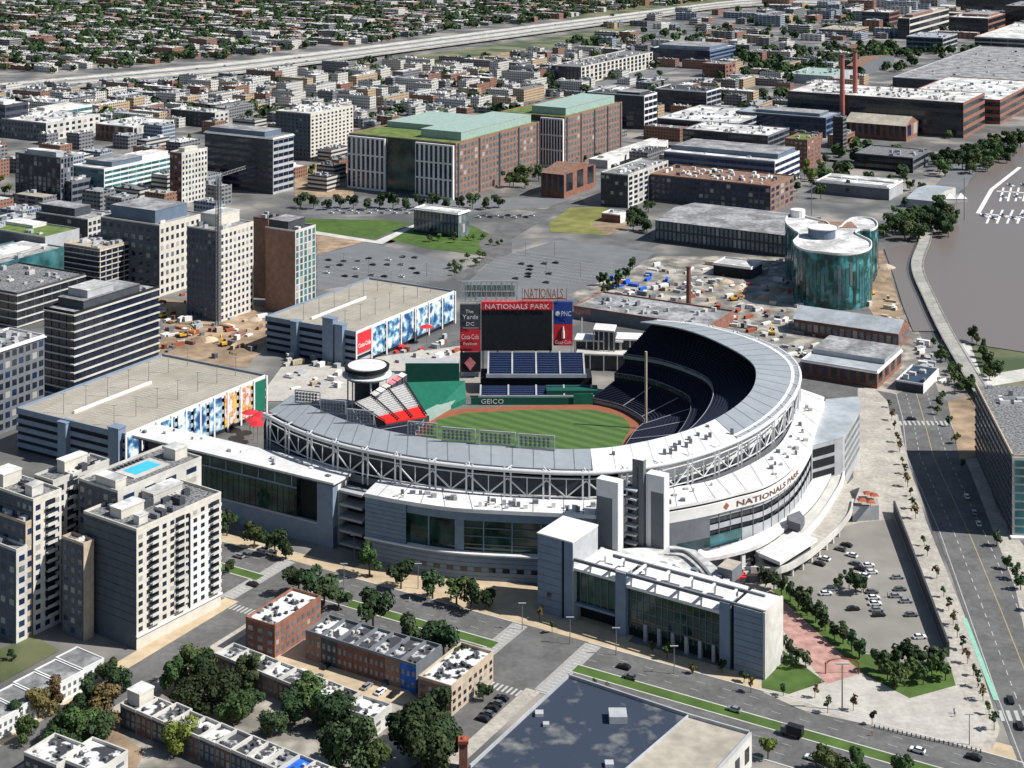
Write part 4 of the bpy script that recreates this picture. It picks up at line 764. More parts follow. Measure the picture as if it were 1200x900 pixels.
# scoreboard
D = 792; SB = thing('scoreboard', 'huge dark scoreboard with red header and coloured side panels', 'scoreboard', (0, D, 0))
def panel(nm, px0, px1, py0, py1, m, dep=2.0, off=0.):
    x0, z1 = sx(px0, py0, D); x1, z0 = sx(px1, py1, D); mb = MB(); mb.box(x0, -off, z0, x1, dep, z1); return part(nm, mb, [m], SB), x0, x1, z0, z1
def sb_text(txt, size, m, px, py, width): x, z = sx(px, py, D); return lettering(txt, size, m, SB, Vector((x, -.5, z)), Vector((1, 0, 0)), width=width)
panel('screen', 564, 647, 363, 411, 'dark', 3); panel('header', 564, 648, 354, 363.4, 'red', 2.6, .1); sb_text('NATIONALS PARK', 3.6, 'white', 606, 361.7, 33)
panel('side_panel', 648.5, 671, 354, 379.5, 'blue_ad'); sb_text('PNC', 3.6, 'white', 663.5, 370, 5)
x, z = sx(653.5, 367.5, D); mb = MB(); mb.tube((x, -.25, z), (x, -.05, z), 1.2, 0, 14); part('emblem', mb, ['white'], SB)
panel('side_panel', 648.5, 671, 380, 405, 'red'); sb_text('Coca-Cola', 2.6, 'white', 660, 402.5, 8.5)
x, z = sx(660, 396, D); mb = MB(); mb.tube((x, -.3, z), (x, -.3, z + 3.4), .75, 0, 8); mb.tube((x, -.3, z + 3.4), (x, -.3, z + 6), .6, 0, 8, .25); part('bottle_emblem', mb, ['white'], SB)
panel('side_panel', 539, 563, 357, 384, 'dgray'); sb_text('The', 2.4, 'white', 550, 366.5, 4); sb_text('Yards', 3.2, 'white', 551, 373.5, 8); sb_text('DC', 2.4, 'white', 551, 381, 4)
panel('side_panel', 539, 563, 386, 412, 'red'); sb_text('Coca-Cola', 3.6, 'white', 551, 397, 9); sb_text('Pavilion', 2., 'white', 551, 404, 7)
panel('side_panel', 539, 563, 414, 436, 'dark'); x, z = sx(551, 425, D); mb = MB(); mb.add([(x - 3, -.3, z), (x, -.3, z - 4), (x + 3, -.3, z), (x, -.3, z + 3)], [(0, 1, 2, 3)]); part('emblem', mb, ['pink'], SB)
for px in (541, 562, 566, 600, 645, 670, 583, 628): x, _ = sx(px, 400, D); mb = MB(); mb.box(x - .5, 2.1, 0, x + .5, 3.4, 36); part('post', mb, ['steel_white'], SB)
mb = MB()
x0, z0 = sx(540, 354, D); x1, z1 = sx(606, 331, D)
for k in range(12): x = x0 + (x1 - x0) * k / 11; mb.bar((x, 2, z0), (x, 2, z1), .5); mb.bar((x, 2, z0 if k % 2 else z1), (x + (x1 - x0) / 11 * (k < 11), 2, z1 if k % 2 else z0), .35)
for zz in (z0, (z0 + z1) / 2, z1): mb.bar((x0, 2, zz), (x1, 2, zz), .6)
part('lattice', mb, ['lgray'], SB); mb = MB(); mb.box(x0 + 2, 2.6, z0 + 2, x1 - 1, 2.9, z1 - 2); part('back_panel', mb, ['roof_teal'], SB)
mb = MB(); x0, z0 = sx(612, 351.5, D); x1, z1 = sx(664, 349.5, D); mb.box(x0, 1, z0, x1, 1.5, z1 - .2); 
for k in range(6): x = x0 + (x1 - x0) * k / 5; mb.bar((x, 1.6, z0 - 3), (x, 1.6, z1 + 5), .3)
part('letter_frame', mb, ['rust'], SB); sb_text('NATIONALS', 7.0, 'rust', 637, 349, 20)
RS = thing('neon_sign', 'small red script sign on a frame right of the scoreboard', 'sign', (*W(682, 400)[:2], 0)); o = RS.location
Ds = o.y; mb = MB(); mb.box(-.4, 0, 0, .4, .5, sx(682, 372, Ds)[1]); part('post', mb, ['steel_white'], RS)
x0, z0 = sx(682, 368, Ds); lettering('Nationals', 4.6, 'rust', RS, Vector((x0 - o.x, -.3, z0)), Vector((1, 0, 0)), width=9)
# left side: batter's eye, bleachers, round restaurant
mb = MB(); q = [W(477, 448, 9), W(545, 446, 9), W(546, 466, 3), W(503, 489, .5)]; mb.add(q + [zed(v, 0) for v in q], [(3, 2, 1, 0), (4, 5, 1, 0), (5, 6, 2, 1), (6, 7, 3, 2), (7, 4, 0, 3)])
tag(part('green_slope', mb, ['eye_green'], None), 'bright green sloping backdrop beyond the outfield', 'backdrop')
mb = MB(); a, b_ = W(475, 442, 8), W(538, 441, 8); mb.box(a.x, a.y, 0, b_.x, a.y + 8, 15, 0, 1); tag(part('green_wall_block', mb, ['wall_green', 'lgray'], None), 'dark green wall block behind the sloping backdrop', 'wall')
mb = MB(); q = [W(488, 488, 2.6), W(503, 489, 2.6), W(545, 464, 2.6), W(540, 462, 2.6)]; mb.prism([(v.x, v.y) for v in q], .3, 3.4); tag(part('outfield_wall', mb, ['roof_teal'], None), 'pale green outfield wall at the left field corner', 'wall')
BL = thing('bleachers', 'light grey bleacher rows with a red front block', 'seating')
fr0, fr1 = W(462, 492, 4), W(500, 488, 3.5); bk0, bk1 = W(414, 472, 13), W(473, 447, 13)
fr0, fr1, bk0, bk1 = W(452, 497, 4), W(500, 489, 4), W(414, 473, 12), W(474, 450, 12)
rows = 16
for nm, (k0, k1), m in (('seating_tier', (0, 5), 'seat_red'), ('seating_tier', (5, 16), 'seat_gray')):
    mb = MB()
    for k in range(k0, k1):
        a0, a1 = fr0.lerp(bk0, k / rows), fr1.lerp(bk1, k / rows); c0, c1 = fr0.lerp(bk0, (k + 1) / rows), fr1.lerp(bk1, (k + 1) / rows); z = a0.z + .7
        mb.quad(zed(a0, z), zed(a1, z), zed(c1, z), zed(c0, z)); mb.quad(zed(a0, z - .7), zed(a1, z - .7), zed(a1, z), zed(a0, z))
        if m == 'seat_gray': mb.quad(zed(a0, z + .5) , zed(a1, z + .5), zed(a1.lerp(c1, .3), z + .5), zed(a0.lerp(c0, .3), z + .5), 1)
    part(nm, mb, [m, 'white'], BL)
for u in (.0, .33, .66, 1):
    a, c = fr0.lerp(fr1, u), bk0.lerp(bk1, u); s = (fr1 - fr0).normalized() * .5; mb = MB(); mb.add([a - s + Vector((0, 0, 1.3)), a + s + Vector((0, 0, 1.3)), c + s + Vector((0, 0, 1.5)), c - s + Vector((0, 0, 1.5))], [(0, 1, 2, 3)]); part('aisle', mb, ['dark'], BL)
mb = MB(); mb.add([zed(v, 0) for v in (fr0, fr1, bk1, bk0)] + [fr0, fr1, bk1, bk0], [(0, 1, 5, 4), (1, 2, 6, 5), (2, 3, 7, 6), (3, 0, 4, 7)]); part('base', mb, ['dgray'], BL)
RT = thing('round_restaurant', 'round pavilion with dark rimmed white disc roof above the bleachers', 'pavilion', zed(W(430, 460, 0), 0)); o = W(430, 427, 22); RT.location = zed(o, 0)
for nm, z0, z1, r0, r1, m in (('drum', 0, 15, 6, 6, 'dgray'), ('roof_disc', 19.6, 21.6, 10.6, 11, 'dark'), ('roof_top', 21.6, 21.9, 9.4, 9.2, 'membrane'), ('soffit', 15.5, 17.2, 9.5, 11.8, 'bluegray'), ('glass_drum', 17.2, 19.6, 9.2, 9.2, 'glass_pale'), ('rim', 17.2, 17.7, 12, 12, 'white')):
    mb = MB(); mb.tube((0, 0, z0), (0, 0, z1), r0, 0, 28, r1); part(nm, mb, [m], RT)
for a in range(6): x, y = 9.5 * math.cos(a), 9.5 * math.sin(a); mb = MB(); mb.tube((x, y, 0), (x, y, 16), .4); part('column', mb, ['steel_white'], RT)
t = thing('bar_terrace', 'row of pink and white covered bar terraces climbing behind the bleachers', 'terrace'); a, b_ = W(440, 462, 14), W(478, 436, 14)
for k in range(6):
    c = a.lerp(b_, k / 6); d = (b_ - a) / 6 * .85; mb = MB(); mb.obox(zed(c, 9), d, Vector((-3, 4, 0)), Vector((0, 0, 4)), 0, 1); part('bay', mb, ['dgray', R.choice(('white', 'pink', 'offwhite'))], t)
# light racks on the roof edge
for i, (x0, y0, x1, y1) in enumerate(((346, 461, 375, 476), (376, 472, 405, 487), (407, 480, 438, 499), (478, 500, 512, 514), (518, 508, 557, 521), (562, 512, 604, 525), (608, 516, 650, 529))):
    a, b_ = W(x0, y1 - 3, 38.5), W(x1, y1, 38.5); d = b_ - a; t = thing('light_rack', '%s floodlight rack from the left on the near roof edge' % ORD[i], 'floodlights', zed(a, 39), 0, 'floodlight racks on the near roof edge')
    mb = MB(); u = Vector((0, 0, 5.2)); 
    for (p, q) in ((Vector(), d), (u, d + u), (Vector(), u), (d, d + u)): mb.bar(p, q, .55)
    part('frame', mb, ['lgray'], t); mb = MB()
    for r_i in range(3): mb.bar(u * (r_i + 1) / 4.0, d + u * (r_i + 1) / 4.0, .22)
    for c_ in range(8): mb.bar(d * c_ / 8, d * c_ / 8 + u, .2)
    part('grid', mb, ['lgray'], t); ln = MB()
    for r_i in range(3):
        for c_ in range(7): c = d * (c_ + .6) / 8 + u * (r_i + 1) / 4; ln.tube(c + Vector((0, -.1, 0)), c + Vector((0, .5, 0)), .55, 0, 7)
    part('lamps', ln, ['mgray'], t)
# foul pole
p = W(757, 503, .3); fp = W(760, 412, 0); hh = H - p.y * (412 + 125) / F; mb = MB(); mb.tube((0, 0, 0), (0, 0, hh), .6, 0, 8); o_ = part('foul_pole', mb, ['tan'], None); o_.location = zed(p, 0); tag(o_, 'tall pale foul pole in front of the dark right stands', 'foul pole')
# suites behind the right field stands
for i, (x0, x1, y, z, m) in enumerate(((675, 742, 414, 9, 'offwhite'), (673, 730, 398, 14, 'membrane'), (702, 752, 396, 15, 'membrane'), (695, 720, 386, 20, 'membrane'))):
    a, b_ = W(x0, y, z), W(x1, y + 2, z); t = thing('suite_block', ('low pale terrace deck right of the scoreboard', 'white roofed suite block nearest the scoreboard', 'white roofed suite block next to the right field stands', 'small upper white suite box behind the suite blocks')[i], 'suites', zed(a, 0))
    d = b_ - a; d.z = 0; dp = Vector((2, 12 if i else 16, 0)); mb = MB(); mb.obox(Vector((0, 0, z - .8)), d, dp, Vector((0, 0, .8))); part('roof', mb, [m], t); mb = MB(); mb.obox(Vector((1, 1.5, 0)), d * .95, dp * .8, Vector((0, 0, z - .85))); part('wall', mb, ['dgray'], t)
    for k in range(5): c = d * k / 4.2; mb = MB(); mb.obox(c + Vector((0, -.1, 0)), d.normalized() * .6, Vector((0, .6, 0)), Vector((0, 0, z - .9))); part('post', mb, ['offwhite'], t)
# concourse plaza floor and clutter in left part
psheet('concourse_paving', [(300, 470), (330, 430), (400, 424), (540, 405), (560, 440), (470, 450), (410, 475), (345, 470)], 'plaza', .1)
# ---------------- near terrace and facades
T1 = wc([(427, 578), (475, 587), (532, 595), (600, 599), (670, 602), (703, 604)], 26, 6); U1 = wc([(446, 560), (490, 566), (525, 569), (600, 576), (670, 578), (706, 578)], 26, 6)
T2 = wc([(776, 596), (825, 587), (862, 578), (900, 567), (930, 546), (948, 520), (957, 492), (966, 465)], 26, 6); U2 = wc([(776, 572), (815, 567), (845, 559), (885, 541), (912, 522), (926, 500), (934, 475), (937, 455)], 26, 6)
mb = MB(); slab(mb, T1, U1, 26, 1.4, 0, 1); part('terrace_roof', mb, ['membrane', 'white'], ST)
mb = MB(); slab(mb, T2, U2, 26, 1.0, 0, 1); part('terrace_roof', mb, ['membrane', 'white'], ST)
def inset(Cv, d):
    out = []
    for i, p in enumerate(Cv): t_ = (Cv[min(i + 1, len(Cv) - 1)] - Cv[max(i - 1, 0)]).normalized(); out.append(p + Vector((-t_.y, t_.x, 0)) * d)
    return out
A = inset(T1, .5); mb = MB(); wall(mb, A, 0, 9.5); part('podium_wall', mb, ['panel'], ST); mb = MB(); slab(mb, inset(T1, -.4), inset(T1, 3), 9.8, .5); part('ledge', mb, ['white'], ST)
nA = len(A) // 5; mb = MB(); wall(mb, A[:nA + 1], 9.8, 24.6); part('panel_wall', mb, ['panel'], ST)
for zz in [1.5 + 1.6 * k for k in range(14)]:
    if zz < 9 or zz > 10: mb = MB(); wall(mb, inset(T1, .47) if zz < 9.5 else inset(T1, .47)[:nA + 1], zz, zz + .18); part('panel_joint', mb, ['slate'], ST)
Bg = inset(T1, 2.5); mb = MB(); wall(mb, Bg[nA:], 9.8, 24.6); mb.quad(zed(A[nA], 9.8), zed(Bg[nA], 9.8), zed(Bg[nA], 24.6), zed(A[nA], 24.6)); part('glass_wall', mb, ['glass_green'], ST)
for z in (12.5, 15.5, 18.5, 21.5): mb = MB(); S0 = inset(T1, 2.1)[nA + 6:]; slab(mb, S0, Bg[nA + 6:], z, .35); part('louvre', mb, ['mgray'], ST)
mb = MB(); slab(mb, inset(T1, 1.2)[nA:], Bg[nA:], 24.5, 3.2); part('upper_band', mb, ['panel'], ST)
for k in (1, 2, 3, 4, 5, 6):
    p, t_ = curve_at(inset(T1, 1.9), 15 + k * 10.5); mb = MB(); mb.obox(zed(p, 9.8), t_ * (.5 if k != 2 else 3.5), Vector((-t_.y, t_.x, 0)) * .5, Vector((0, 0, 12))); part('mullion', mb, ['panel'], ST)
for k in range(12): p, t_ = curve_at(inset(T1, .42), 18 + k * 5.2); mb = MB(); mb.obox(zed(p, 3), t_ * 2.6, Vector((-t_.y, t_.x, 0)) * .2, Vector((0, 0, 1.6))); part('window', mb, ['glass_dark'], ST)
for k in range(34):
    p, t_ = curve_at(inset(T1, R.uniform(2, 9)), R.uniform(4, 85)); mb = MB(); s = R.uniform(.4, 1.1); mb.box(p.x - s, p.y - s * .6, 26.02, p.x + s, p.y + s * .6, 26 + R.uniform(.8, 2.)); part('roof_unit', mb, [R.choice(('lgray', 'white', 'mgray'))], ST)
# right facade
A = inset(T2, .6); L2c = curve_len(A)
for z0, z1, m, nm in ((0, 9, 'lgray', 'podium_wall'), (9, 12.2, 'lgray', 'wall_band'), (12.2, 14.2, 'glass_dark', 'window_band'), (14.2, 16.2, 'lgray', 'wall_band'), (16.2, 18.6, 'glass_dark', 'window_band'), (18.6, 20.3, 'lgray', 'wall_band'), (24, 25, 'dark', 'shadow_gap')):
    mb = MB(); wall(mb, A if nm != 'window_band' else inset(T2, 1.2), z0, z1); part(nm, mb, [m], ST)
mb = MB(); slab(mb, inset(T2, -.2), inset(T2, 1.2), 24.1, 3.9); part('sign_band', mb, ['white'], ST)
mb = MB(); C0 = inset(T2, -.1)[2:14]; slab(mb, C0, inset(T2, .5)[2:14], 12.2, 3.6); part('teal_glass', mb, ['glass_teal'], ST)
mb = MB(); S0 = inset(T2, -.1)[:8]; wall(mb, S0, 7, 20.2); part('panel_wall', mb, ['mgray'], ST)
d0 = min(range(1200), key=lambda k: abs((lambda v: 600 + F * v.x / v.y)(curve_at(A, k * .1)[0]) - 862)) * .1; d1 = min(range(1200), key=lambda k: abs((lambda v: 600 + F * v.x / v.y)(curve_at(A, k * .1)[0]) - 934)) * .1
lettering_curve('NATIONALS PARK', 2.9, 'brick_dark', ST, inset(T2, -.2), d0, d1 - d0, 21.1, .1)
p, t_ = curve_at(inset(T2, -.2), d0 - 5); mb = MB(); n_ = t_.cross(Vector((0, 0, 1))); c = zed(p, 22.2) + n_ * .1; mb.add([c + t_ * 1.4, c + Vector((0, 0, 1.4)), c - t_ * 1.4, c - Vector((0, 0, 1.4))], [(0, 1, 2, 3)]); part('emblem', mb, ['rust'], ST)
for k in range(30):
    u = R.random(); i = int(u * (len(T2) - 1)); p = T2[i].lerp(U2[i], R.uniform(.15, .8)); s = R.uniform(.3, .9); mb = MB(); mb.box(p.x - s, p.y - s, 26.02, p.x + s, p.y + s, 26.02 + R.uniform(.6, 1.6)); part('roof_unit', mb, [R.choice(('mgray', 'lgray', 'offwhite'))], ST)
# lower terraces and ramp on the right
E1 = wc([(818, 655), (852, 650), (893, 637), (925, 615), (952, 590), (966, 570), (975, 553)], 8.5, 5); E0 = wc([(818, 640), (833, 645), (893, 623), (924, 599), (951, 563), (958, 545), (962, 530)], 8.5, 5)
mb = MB(); slab(mb, E1, E0, 8.5, 1.2); part('lower_terrace', mb, ['membrane'], ST)
mb = MB(); wall(mb, inset(E1, 3), 0, 7.3); part('lower_wall', mb, ['mgray'], ST)
for k in range(8):
    p, t_ = curve_at(inset(E1, .8), 3 + k * 8); mb = MB(); mb.obox(zed(p, 0), t_ * 1.6, Vector((-t_.y, t_.x, 0)) * 1, Vector((0, 0, 7.6))); part('pier', mb, ['white'], ST)
E3 = wc([(880, 668), (915, 668), (942, 655), (962, 640), (983, 620), (996, 603), (1000, 588)], 5, 5); E2 = wc([(890, 655), (912, 652), (935, 640), (955, 620), (970, 600), (985, 575), (990, 560)], 5, 5)
mb = MB(); slab(mb, E3, E2, 5, .8, 0, 1); part('ramp_deck', mb, ['walk', 'white'], ST); mb = MB(); slab(mb, inset(E3, -.3), inset(E3, .3), 6.3, 2.4); part('ramp_parapet', mb, ['offwhite'], ST)
E2b = inset(E2, 0.6); mb = MB(); slab(mb, E2, E2b, 7.8, 4); part('ramp_parapet', mb, ['white'], ST)
mb = MB(); slab(mb, E2b, [min(E1, key=lambda v: (v - p).length) for p in E2b], 6.9, .5); part('ramp_deck', mb, ['offwhite'], ST)
for k in range(9): p, t_ = curve_at(inset(E3, 1.5), 4 + k * 7); mb = MB(); mb.tube(zed(p, 0), zed(p, 4.4), .5, 0, 8); part('column', mb, ['white'], ST)
mb = MB(); mb.prism([tuple(W(x, y, 8.5)[:2]) for x, y in ((889, 649), (929, 624), (958, 632), (914, 660))], 7.6, 8.9); part('box_roof', mb, ['membrane'], ST)
mb = MB(); mb.prism([tuple(W(x, y, 8.5)[:2]) for x, y in ((895, 648), (928, 628), (950, 633), (914, 655))], 4, 7.6); part('box_wall', mb, ['dgray'], ST)
mb = MB(); mb.prism([tuple(W(x, y, 9)[:2]) for x, y in ((922, 612), (937, 606), (943, 614), (938, 622), (925, 618))], 8.6, 11.5); part('kiosk', mb, ['mgray'], ST)
for Ta, Ua, z_, st_ in ((T1, U1, 26.03, 3), (T2, U2, 26.03, 3)):
    for i in range(2, len(Ta) - 1, st_): s = MB(); dd = (Ta[min(i + 1, len(Ta) - 1)] - Ta[i]).normalized() * .14; s.add([zed(Ta[i] - dd, z_), zed(Ta[i] + dd, z_), zed(Ua[i] + dd, z_), zed(Ua[i] - dd, z_)], [(0, 1, 2, 3)]); part('roof_seam', s, ['mgray'], ST)
for i in range(NW_ + 3, NR - 1, 3): s = MB(); dd = (O[i + 1] - O[i]).normalized() * .14; s.add([zed(O[i] - dd, 36.46), zed(O[i] + dd, 36.46), zed(I[i] + dd, 38.96), zed(I[i] - dd, 38.96)], [(0, 1, 2, 3)]); part('roof_seam', s, ['lgray'], ST)
for k in range(26): p, t_ = curve_at(inset(T2, .55), 3 + k * 5.4); mb = MB(); mb.obox(zed(p, 0), t_ * .22, Vector((t_.y, -t_.x, 0)) * .12, Vector((0, 0, 20.2))); part('panel_joint', mb, ['mgray'], ST)
# three stair towers
for i, (dm, zc) in enumerate((((699, 724, 730, 566, 696), 40), ((741, 754, 757, 540, 690), 47), ((757, 778, 784, 559, 694), 41))):
    p, h, LN, LE, rz = solve(*dm); LE = min(LE, 9); t = link('stair_tower', None, ST, p, rz)
    bpy.data.objects.remove(t); mb = MB(); c, s = math.cos(rz), math.sin(rz)
    ux, uy = Vector((c, s, 0)), Vector((-s, c, 0)); mb.obox(p, ux * LE, uy * LN, Vector((0, 0, h)), 0, 1); tw = part('stair_tower', mb, ['tower_gray', 'white'], ST)
    if i != 1:
        mb = MB(); q = p - ux * .12; mb.obox(zed(q, h - 6), ux * .1, uy * LN, Vector((0, 0, 6))); mb.obox(q + uy * 0, ux * .1, uy * LN * (.25 if i == 0 else .02), Vector((0, 0, h - 6)))
        if i == 2: mb.obox(q + uy * LN * .72, ux * .1, uy * LN * .28, Vector((0, 0, h - 6)))
        mb.obox(p - uy * .12, ux * LE, uy * .1, Vector((0, 0, h))); part('white_cladding', mb, ['steel_white'], tw)
    else: mb = MB(); mb.obox(p - ux * .15 + uy * LN * .45, ux * .2, uy * .6, Vector((0, 0, h - 3))); part('slot', mb, ['dgray'], tw)
p, h, LN, LE, rz = solve(728, 742, 744, 570, 694); c, s = math.cos(rz), math.sin(rz); ux, uy = Vector((c, s, 0)), Vector((-s, c, 0))
for k in range(11): mb = MB(); mb.obox(zed(p, 3 + k * 3.2) + ux * 2, ux * 5, uy * LN, Vector((0, 0, .5))); part('landing', mb, ['lgray'], ST)
mb = MB(); mb.obox(p + ux * 5, ux * 3, uy * LN, Vector((0, 0, 36))); part('stair_core', mb, ['dgray'], ST)
# ---------------- left wing
LW = thing('stadium_wing', 'long wing with thin white roof and dark green glass left of the gap', 'stadium wing')
P_ = W(390, 564, 26); ns = NO.copy(); es = EA.copy(); Lw = solve(162, 390, 410, 564, 645)[2]; We = 13.5; o = zed(P_, 0)
def lb(nm, n0, n1, e0, e1, z0, z1, m): mb = MB(); mb.obox(o + ns * n0 + es * e0 + Vector((0, 0, z0)), ns * (n1 - n0), es * (e1 - e0), Vector((0, 0, z1 - z0))); return part(nm, mb, [m], LW)
lb('roof', -1.5, Lw + 2, -1.5, We, 25.2, 26, 'membrane'); lb('fascia', -1.5, Lw + 2, -1.4, -1.2, 24.7, 25.2, 'dgray')
lb('wall', 0, Lw * .70, 0.5, We, 0, 8, 'panel'); lb('wall', Lw * .72, Lw, 3, We, 0, 24, 'bluegray'); lb('glass_wall', Lw * .18, Lw * .70, .8, We, 8, 25.1, 'glass_green'); lb('opening', Lw * .075, Lw * .18, 3, We, 8, 25.1, 'dark'); lb('pillar', 0, Lw * .075, 0, 3.2, 0, 25.1, 'panel'); lb('south_wall', .0, 1.2, 3.2, We, 0, 25.1, 'white')
lb('upper_band', Lw * .18, Lw * .70, .4, 1, 19.5, 20.2, 'panel'); lb('ledge', 0, Lw * .7, .2, 1.2, 8, 8.6, 'lgray')
for k in range(6): lb('mullion', Lw * (.2 + .083 * k), Lw * (.2 + .083 * k) + .5, .5, .9, 20.2, 25, 'panel')
for k in range(18): lb('mullion', Lw * (.19 + .028 * k), Lw * (.19 + .028 * k) + .15, .6, .9, 8.6, 19.5, 'dgray')
for z in (8, 13, 18): lb('deck', Lw * .73, Lw * 1.0, .5, 3.2, z, z + .8, 'bluegray')
for k in (.72, .85, .995): lb('post', Lw * k, Lw * k + .9, .4, 1.4, 0, 25, 'bluegray')
for z in (9, 14, 19): lb('opening', Lw * .735, Lw * .845, 2.8, 3.05, z, z + 3.5, 'dark'); lb('opening', Lw * .86, Lw * .99, 2.8, 3.05, z, z + 3.5, 'glass_navy')
for k in range(16): q = R.uniform(0, Lw); e = R.uniform(1, We - 3); s = R.uniform(.5, 2); lb('roof_unit', q, q + s, e, e + s * .7, 26.02, 26 + R.uniform(.5, 1.4), R.choice(('lgray', 'mgray', 'white')))
for k in range(5): mb = MB(); mb.obox(o - ns * 11.5 + es * 3 + Vector((0, 0, 1 + k * 5)), ns * 11, es * 9, Vector((0, 0, .9))); part('gap_deck', mb, ['lgray'], LW)
mb = MB(); mb.obox(o - ns * 11.5 + es * 9, ns * 11, es * 2, Vector((0, 0, 23))); part('gap_wall', mb, ['dark'], LW)
# ---------------- right wing
t, q, z = px_poly_building('stadium_wing', 'white ribbed wing with dark window bands on the right end of the stadium', 'stadium wing', [(951, 523), (988, 513), (1008, 479), (1006, 464), (968, 468)], 22, 'lgray', 'roof_gray')
def face_bands(t, q, i, n, z0, z1, m, a0=.08, a1=.92, hf=.55):
    a, c = Vector((*q[i], 0)), Vector((*q[(i + 1) % len(q)], 0)); d = c - a; nn = Vector((d.y, -d.x, 0)).normalized(); e = (z1 - z0) / n
    for k in range(n): mb = MB(); mb.obox(a + d * a0 + nn * -.1 + Vector((0, 0, z0 + e * (k + .2))), d * (a1 - a0), nn * .25, Vector((0, 0, e * hf))); part('window_band', mb, [m], t)
face_bands(t, q, 0, 4, 2, 21, 'dark', .04, .72, .68); face_bands(t, q, 1, 5, 4, 21, 'glass_pale', .1, .95, .5)
mb = MB(); mb.prism([(v[0], v[1]) for v in q[:3] + [tuple(Vector(q[2]).lerp(Vector(q[3]), .9))] + [q[4]]], 22.1, 22.2); part('roof_edge', mb, ['roof_metal'], t)
# ---------------- front office building
FO = thing('stadium_office', 'blue grey panelled front office with glass walls and rooftop pergola', 'office')
def ply(nm, px, z0, z1, m, mt=None): mb = MB(); mb.prism([tuple(W(x, y, z1)[:2]) for x, y in px], z0, z1, 0, 1 if mt else None); return part(nm, mb, [m] + ([mt] if mt else []), FO)
pA = W(630, 716); pB = W(897, 797); dv = (pB - pA).normalized(); nv = Vector((-dv.y, dv.x, 0)); LL = (pB - pA).length
def fo(nm, px0, px1, e0, e1, z0, z1, m, mt=None):
    def at(px): k = (px - 600) / F; return (k * pA.y - pA.x) / (dv.x - k * dv.y)
    a, b_ = at(px0), at(px1); mb = MB(); mb.obox(pA + dv * a + nv * e0 + Vector((0, 0, z0)), dv * (b_ - a), nv * (e1 - e0), Vector((0, 0, z1 - z0)), 0, 1 if mt else None); return part(nm, mb, [m] + ([mt] if mt else []), FO)
fo('tower', 630, 658, 0, 17, 0, 27, 'panel', 'membrane'); fo('slot', 658, 661, .6, 16.5, 0, 26.9, 'dark'); fo('tower', 661, 671, 0, 17, 0, 27, 'panel', 'membrane'); fo('tower_cap', 629.5, 671.5, -.3, 17.3, 26.95, 27.4, 'white')
fo('south_wall', 671, 671.4, 0, 17, 0, 26.9, 'lgray')
fo('glass_wall', 672, 720, 2.5, 20, 6, 17.5, 'glass_green', 'membrane'); fo('base_wall', 672, 720, 5, 20, 0, 6, 'dark'); fo('ledge', 671, 721, 1, 3, 5.4, 6.2, 'panel'); fo('roof_slab', 671, 721, .5, 20, 17.5, 18.3, 'white', 'membrane')
fo('pier', 721, 733, 0, 4, 0, 21.5, 'panel', 'membrane')
fo('glass_wall', 733, 843, 2, 22, 3, 16.5, 'glass_green', 'membrane'); fo('base_wall', 733, 843, 2.6, 22, 0, 3, 'dark'); fo('roof_slab', 733, 843, 0.5, 22, 16.6, 17.6, 'white', 'membrane')
for k in range(6): fo('base_pier', 752 + k * 16, 755.5 + k * 16, 1.2, 2.5, 0, 5.5, 'lgray')
for z in (5.5, 9, 12.6): fo('transom', 733, 843, 1.8, 2.1, z, z + .25, 'mgray')
for k in range(15): fo('mullion', 735 + k * 7.4, 735.7 + k * 7.4, 1.75, 2.05, 3, 16.5, 'mgray')
for k in range(6): fo('mullion', 676 + k * 8, 676.8 + k * 8, 2.2, 2.6, 6, 17.4, 'mgray')
fo('pier', 843, 855, 0, 6, 0, 21, 'panel', 'membrane'); fo('slot', 855, 860, 1.5, 16, 0, 20.5, 'dark'); fo('block', 860, 896, 0, 14, 0, 21, 'panel', 'membrane'); fo('edge_fin', 894.5, 897, -.3, 14, 0, 21.4, 'offwhite')
for z in range(1, 10): fo('panel_joint', 860.5, 894, -.06, .02, z * 2.1, z * 2.1 + .22, 'mgray'); fo('panel_joint', 630.5, 657.5, -.06, .02, z * 2.6, z * 2.6 + .22, 'mgray')
fo('beam', 671, 896, .3, 1.1, 20.6, 21.6, 'mgray'); fo('beam', 700, 880, 10.5, 11.3, 20.6, 21.6, 'mgray')
for px in (690, 712, 738, 766, 793, 820, 846): fo('rafter', px, px + 2.5, 1, 11, 20.7, 21.4, 'white'); fo('post', px, px + 2, .4, 1.1, 17.5, 20.7, 'white'); fo('post', px, px + 2, 10.6, 11.2, 17.5, 20.7, 'white')
mb = MB(); mb.prism([tuple(W(x, y, 15)[:2]) for x, y in ((690, 668), (880, 722), (872, 700), (840, 665), (815, 645), (790, 640), (700, 645))], 0, 15.2); part('rear_block', mb, ['lgray'], FO)
mb = MB(); a = [W(x, y, 15.3) for x, y in ((690, 668), (880, 722), (872, 700), (840, 665), (815, 645), (790, 640), (700, 645))]; mb.add(a, [tuple(range(len(a)))]); part('rear_roof', mb, ['roof_white'], FO)
for k in range(46):
    px, py = R.uniform(700, 850), 0; py = 645 + (px - 700) * .22 + R.uniform(2, 26); c = W(px, py, 15.3); s = R.uniform(.8, 2.6); mb = MB(); mb.obox(c, SO * s, EA * s * R.uniform(.6, 1.3), Vector((0, 0, R.uniform(.8, 2.8)))); part('roof_unit', mb, [R.choice(('lgray', 'mgray', 'white', 'offwhite', 'bluegray'))], FO)
fo('roof_house', 800, 818, 26, 34, 15, 19.5, 'mgray', 'roof_tan')
Cq = catmull([W(x, y, 17) for x, y in ((785, 645), (805, 648), (830, 672), (845, 700), (858, 720))], 5)
mb = MB()
for i in range(len(Cq) - 1): mb.bar(Cq[i], Cq[i + 1], 1.2)
